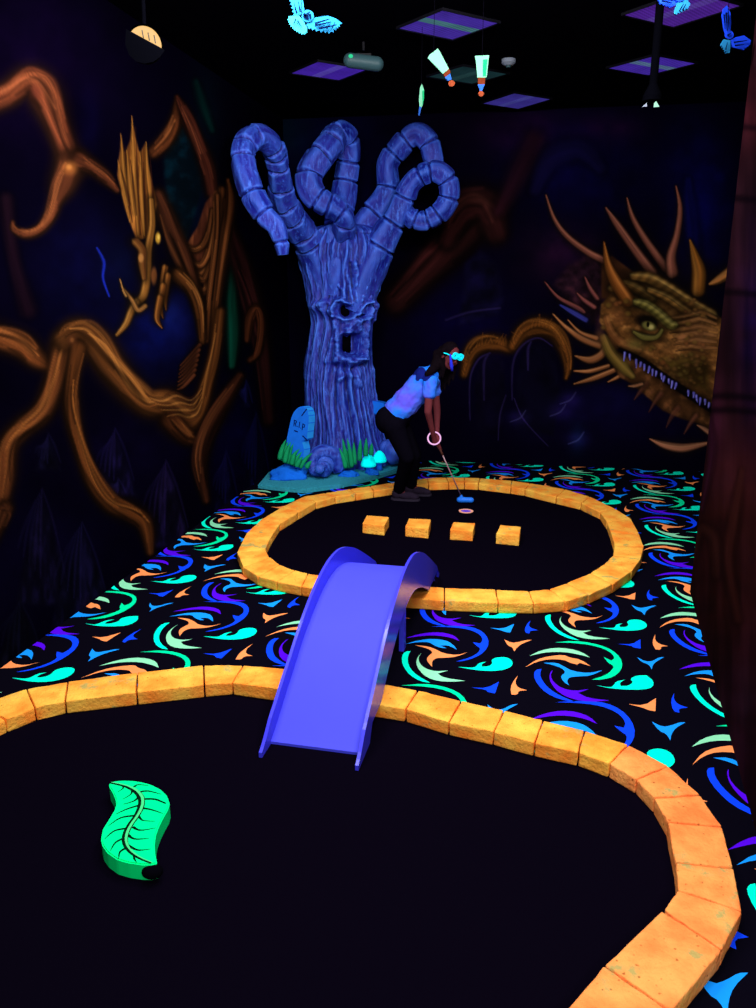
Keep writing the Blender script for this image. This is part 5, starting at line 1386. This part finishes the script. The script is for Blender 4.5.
zt = lambda p: [(380 + x / 5.4, y / 5.4) for x, y in p]
def paint_tube(label, y, pieces, hang):
    ref = at(*hang, y); root = thing('hanging_paint_tube', ref, label, 'paint tube decoration', 'paint tubes hung from the ceiling')
    for k, (nm, pts, m_) in enumerate(pieces):
        bm = bmesh.new(); plate(bm, pts, y - .003 * k, .014, 0); obj(nm, bm, M[m_], root)
    cord(root, ref)
paint_tube('tilted glowing mint paint tube, left one of the hanging pair', 5.9, [
    ('tube_body', zt([(258, 312), (268, 296), (312, 262), (322, 275), (372, 372), (340, 398)]), 'tube_body'),
    ('collar', zt([(342, 400), (372, 370), (382, 390), (352, 420)]), 'tube_brown'), ('nozzle', zt([(350, 418), (380, 396), (388, 428), (368, 436)]), 'tube_blue'),
    ('tip', [(380 + x / 5.4, y / 5.4) for x, y in disc(387, 450, 17)], 'tube_tip')], zt([(290, 285)])[0])
paint_tube('upright glowing mint paint tube, right one of the hanging pair', 5.9, [
    ('tube_body', zt([(512, 302), (590, 298), (586, 325), (576, 418), (526, 418), (518, 325)]), 'tube_body'),
    ('stripe', zt([(556, 322), (580, 320), (572, 410), (556, 412)]), 'tube_green'),
    ('collar', zt([(528, 418), (568, 418), (566, 455), (530, 455)]), 'tube_brown'), ('nozzle', zt([(528, 455), (566, 455), (552, 490), (540, 490)]), 'tube_blue'),
    ('tip', [(380 + x / 5.4, y / 5.4) for x, y in disc(546, 505, 15)], 'tube_tip')], zt([(551, 305)])[0])
paint_tube('glowing mint paint tube seen edge-on, lowest of the hanging three', 6.6, [
    ('tube_body', zt([(216, 475), (226, 452), (238, 485), (238, 530), (226, 580), (214, 580), (210, 540)]), 'tube_body'),
    ('stripe', zt([(228, 490), (238, 488), (238, 530), (230, 570)]), 'tube_green'),
    ('nozzle', zt([(212, 575), (224, 578), (214, 625), (207, 622)]), 'tube_blue')], zt([(224, 460)])[0])

# emergency light
ea, eb = at(350, 60.5, 7.0), at(377, 64, 7.0)
el = thing('emergency_light', (ea + eb) / 2, 'grey rounded emergency light on the ceiling beside the left violet light', 'emergency light')
bm = bmesh.new(); capsule(bm, ea, eb, .055, .055, seg=20); fuse('casing', bm, M['grey'], el, .008, 2)
bm = bmesh.new(); box(bm, (ea + eb) / 2 + Vector((0, .04, .04)), .12, .04, .06); obj('mount', bm, M['dark_metal'], el)
bm = bmesh.new(); tube(bm, [Vector(((ea + eb) / 2).to_tuple()) + Vector((0, .02, .09)), Vector(((ea + eb) / 2).to_tuple()[:2] + (CEIL - .001,)) + Vector((0, .02, 0))], [.012, .012], sides=10); obj('rod', bm, M['dark_metal'], el)
bm = bmesh.new(); ellipsoid(bm, at(351, 59.5, 7.0) + Vector((0, -.058, .01)), (.018, .012, .014)); obj('indicator', bm, M['indicator'], el, smooth=True)
# smoke detector
sp = ground(508.5, 63, CEIL - .03)
sm = thing('smoke_detector', Vector((sp.x, sp.y, CEIL)), 'small pale round smoke detector on the black ceiling', 'smoke detector')
bm = bmesh.new(); tube(bm, [Vector((sp.x, sp.y, CEIL - .001)), Vector((sp.x, sp.y, CEIL - .03)), Vector((sp.x, sp.y, CEIL - .05))], [.06, .06, .035], sides=28); obj('housing', bm, M['white'], sm)
bm = bmesh.new(); tube(bm, [Vector((sp.x, sp.y, CEIL - .05)), Vector((sp.x, sp.y, CEIL - .065))], [.022, .018], sides=20); obj('sensor', bm, M['grey'], sm)
# warm spotlight, its lower half behind a flap
sy = 5.1; lc = at(145, 44.5, sy); lr = 16.0 / scale_at(lc)
sl = thing('spotlight', lc, 'warm glowing round spotlight half covered by a black flap, top left', 'spotlight')
nrm = (Vector(CP) - lc).normalized(); la, lb = frame_of(nrm)
bm = bmesh.new(); tube(bm, [lc - nrm * .16, lc - nrm * .005, lc + nrm * .012], [lr * .8, lr * 1.1, lr * 1.1], sides=32, cap=False)
bmesh.ops.contextual_create(bm, geom=[e for e in bm.edges if e.is_boundary and all((v.co - lc).dot(nrm) < -.1 for v in e.verts)])
obj('housing', bm, M['flap'], sl, smooth=True)
bm = bmesh.new(); bmesh.ops.create_circle(bm, cap_ends=True, segments=40, radius=lr, matrix=Matrix.Translation(lc) @ nrm.to_track_quat('Z', 'Y').to_matrix().to_4x4()); obj('lens', bm, M['lamp_warm'], sl)
for k in range(3):
    bm = bmesh.new(); x = 142 + k * 6; yk = 29 + k * 2.6
    p, q = at(x, yk + 1, sy - .03), at(x + 1.5, yk + 9, sy - .03); tube(bm, [p, q], [.003, .003], sides=6); obj('grille_bar', bm, M['dark_metal'], sl)
bm = bmesh.new(); fy = sy - .05
fp = [at(*p, fy) for p in [(126, 28.8), (165, 50), (160, 57), (153, 62), (145, 63.5), (136, 61.5), (129, 55), (125, 44)]]
slab(bm, fp, Vector((0, .006, 0)), 0, 0); obj('flap', bm, M['flap'], sl)
bm = bmesh.new(); tube(bm, [lc - nrm * .1, Vector((lc.x - .01, lc.y + .1, CEIL - .001))], [.012, .012], sides=10); obj('bracket', bm, M['flap'], sl)
# black drop rod with a small lamp
ry = 5.6; rt, rb_ = at(660, 6, ry), at(653.5, 92, ry)
rod = thing('hanging_lamp', Vector((rt.x, ry, CEIL)), 'black drop rod with a small mint-lit lamp below it, top right', 'hanging lamp')
bm = bmesh.new(); tube(bm, [Vector((rt.x, ry, CEIL - .001)), Vector((rt.x, ry, at(656, 88, ry).z))], [.026, .026], sides=16); obj('rod', bm, M['flap'], rod)
bm = bmesh.new(); hz = at(656, 96, ry).z; 
tube(bm, [Vector((rt.x, ry, hz + .07)), Vector((rt.x, ry, hz)), Vector((rt.x, ry, hz - .03))], [.026, .06, .06], sides=24); obj('shade', bm, M['flap'], rod)
bm = bmesh.new()
P = [at(*p, ry - .066) for p in Z(600, 0, 4.846, [(262, 518), (264, 500), (272, 490), (288, 516)])]; slab(bm, P, Vector((0, .01, 0)), 0, 0); obj('lens', bm, M['lamp_mint'], rod)
bm = bmesh.new(); P = [at(*p, ry - .066) for p in Z(600, 0, 4.846, [(204, 518), (226, 498), (228, 516)])]; slab(bm, P, Vector((0, .01, 0)), 0, 0); obj('reflector', bm, M['white'], rod)

# ------------------------------------------------------------------ light: neutral area lamps added out of view to light the room
def lamp(x, y, z, sx, sy, power, tilt=0, col=(1, 1, 1), roll=0):
    l = bpy.data.lights.new('fill_lamp', 'AREA'); l.shape = 'RECTANGLE'; l.size = sx; l.size_y = sy; l.energy = power; l.color = col
    o_ = bpy.data.objects.new('fill_lamp', l); COL.objects.link(o_); o_.location = (x, y, z)
    o_.rotation_euler = (math.radians(tilt), math.radians(roll), 0)
lamp(-.5, -1.6, 3.6, 1.2, .6, 85, 50); lamp(1.2, -1.6, 3.6, 1.2, .6, 85, 50)  # added behind the camera to brighten the faces turned towards it
lamp(-.6, 1.2, 3.95, 1.0, .5, 36); lamp(1.0, 1.2, 3.95, 1.0, .5, 36)
lamp(-.9, 3.2, 3.95, 1.0, .5, 42); lamp(1.1, 3.2, 3.95, 1.0, .5, 42)
lamp(-.7, 4.6, 3.95, 1.0, .5, 140, 38); lamp(1.0, 4.6, 3.95, 1.0, .5, 140, 38)  # added and tilted to give tree and golfer more frontal light

w = bpy.data.worlds.new('dark_room'); SC.world = w; w.use_nodes = True
w.node_tree.nodes['Background'].inputs['Color'].default_value = (.10, .06, .3, 1)
w.node_tree.nodes['Background'].inputs['Strength'].default_value = .02
SC.view_settings.view_transform = 'Standard'; SC.view_settings.look = 'None'
SC.view_settings.exposure = 0; SC.view_settings.gamma = 1; SC.view_settings.use_curve_mapping = False
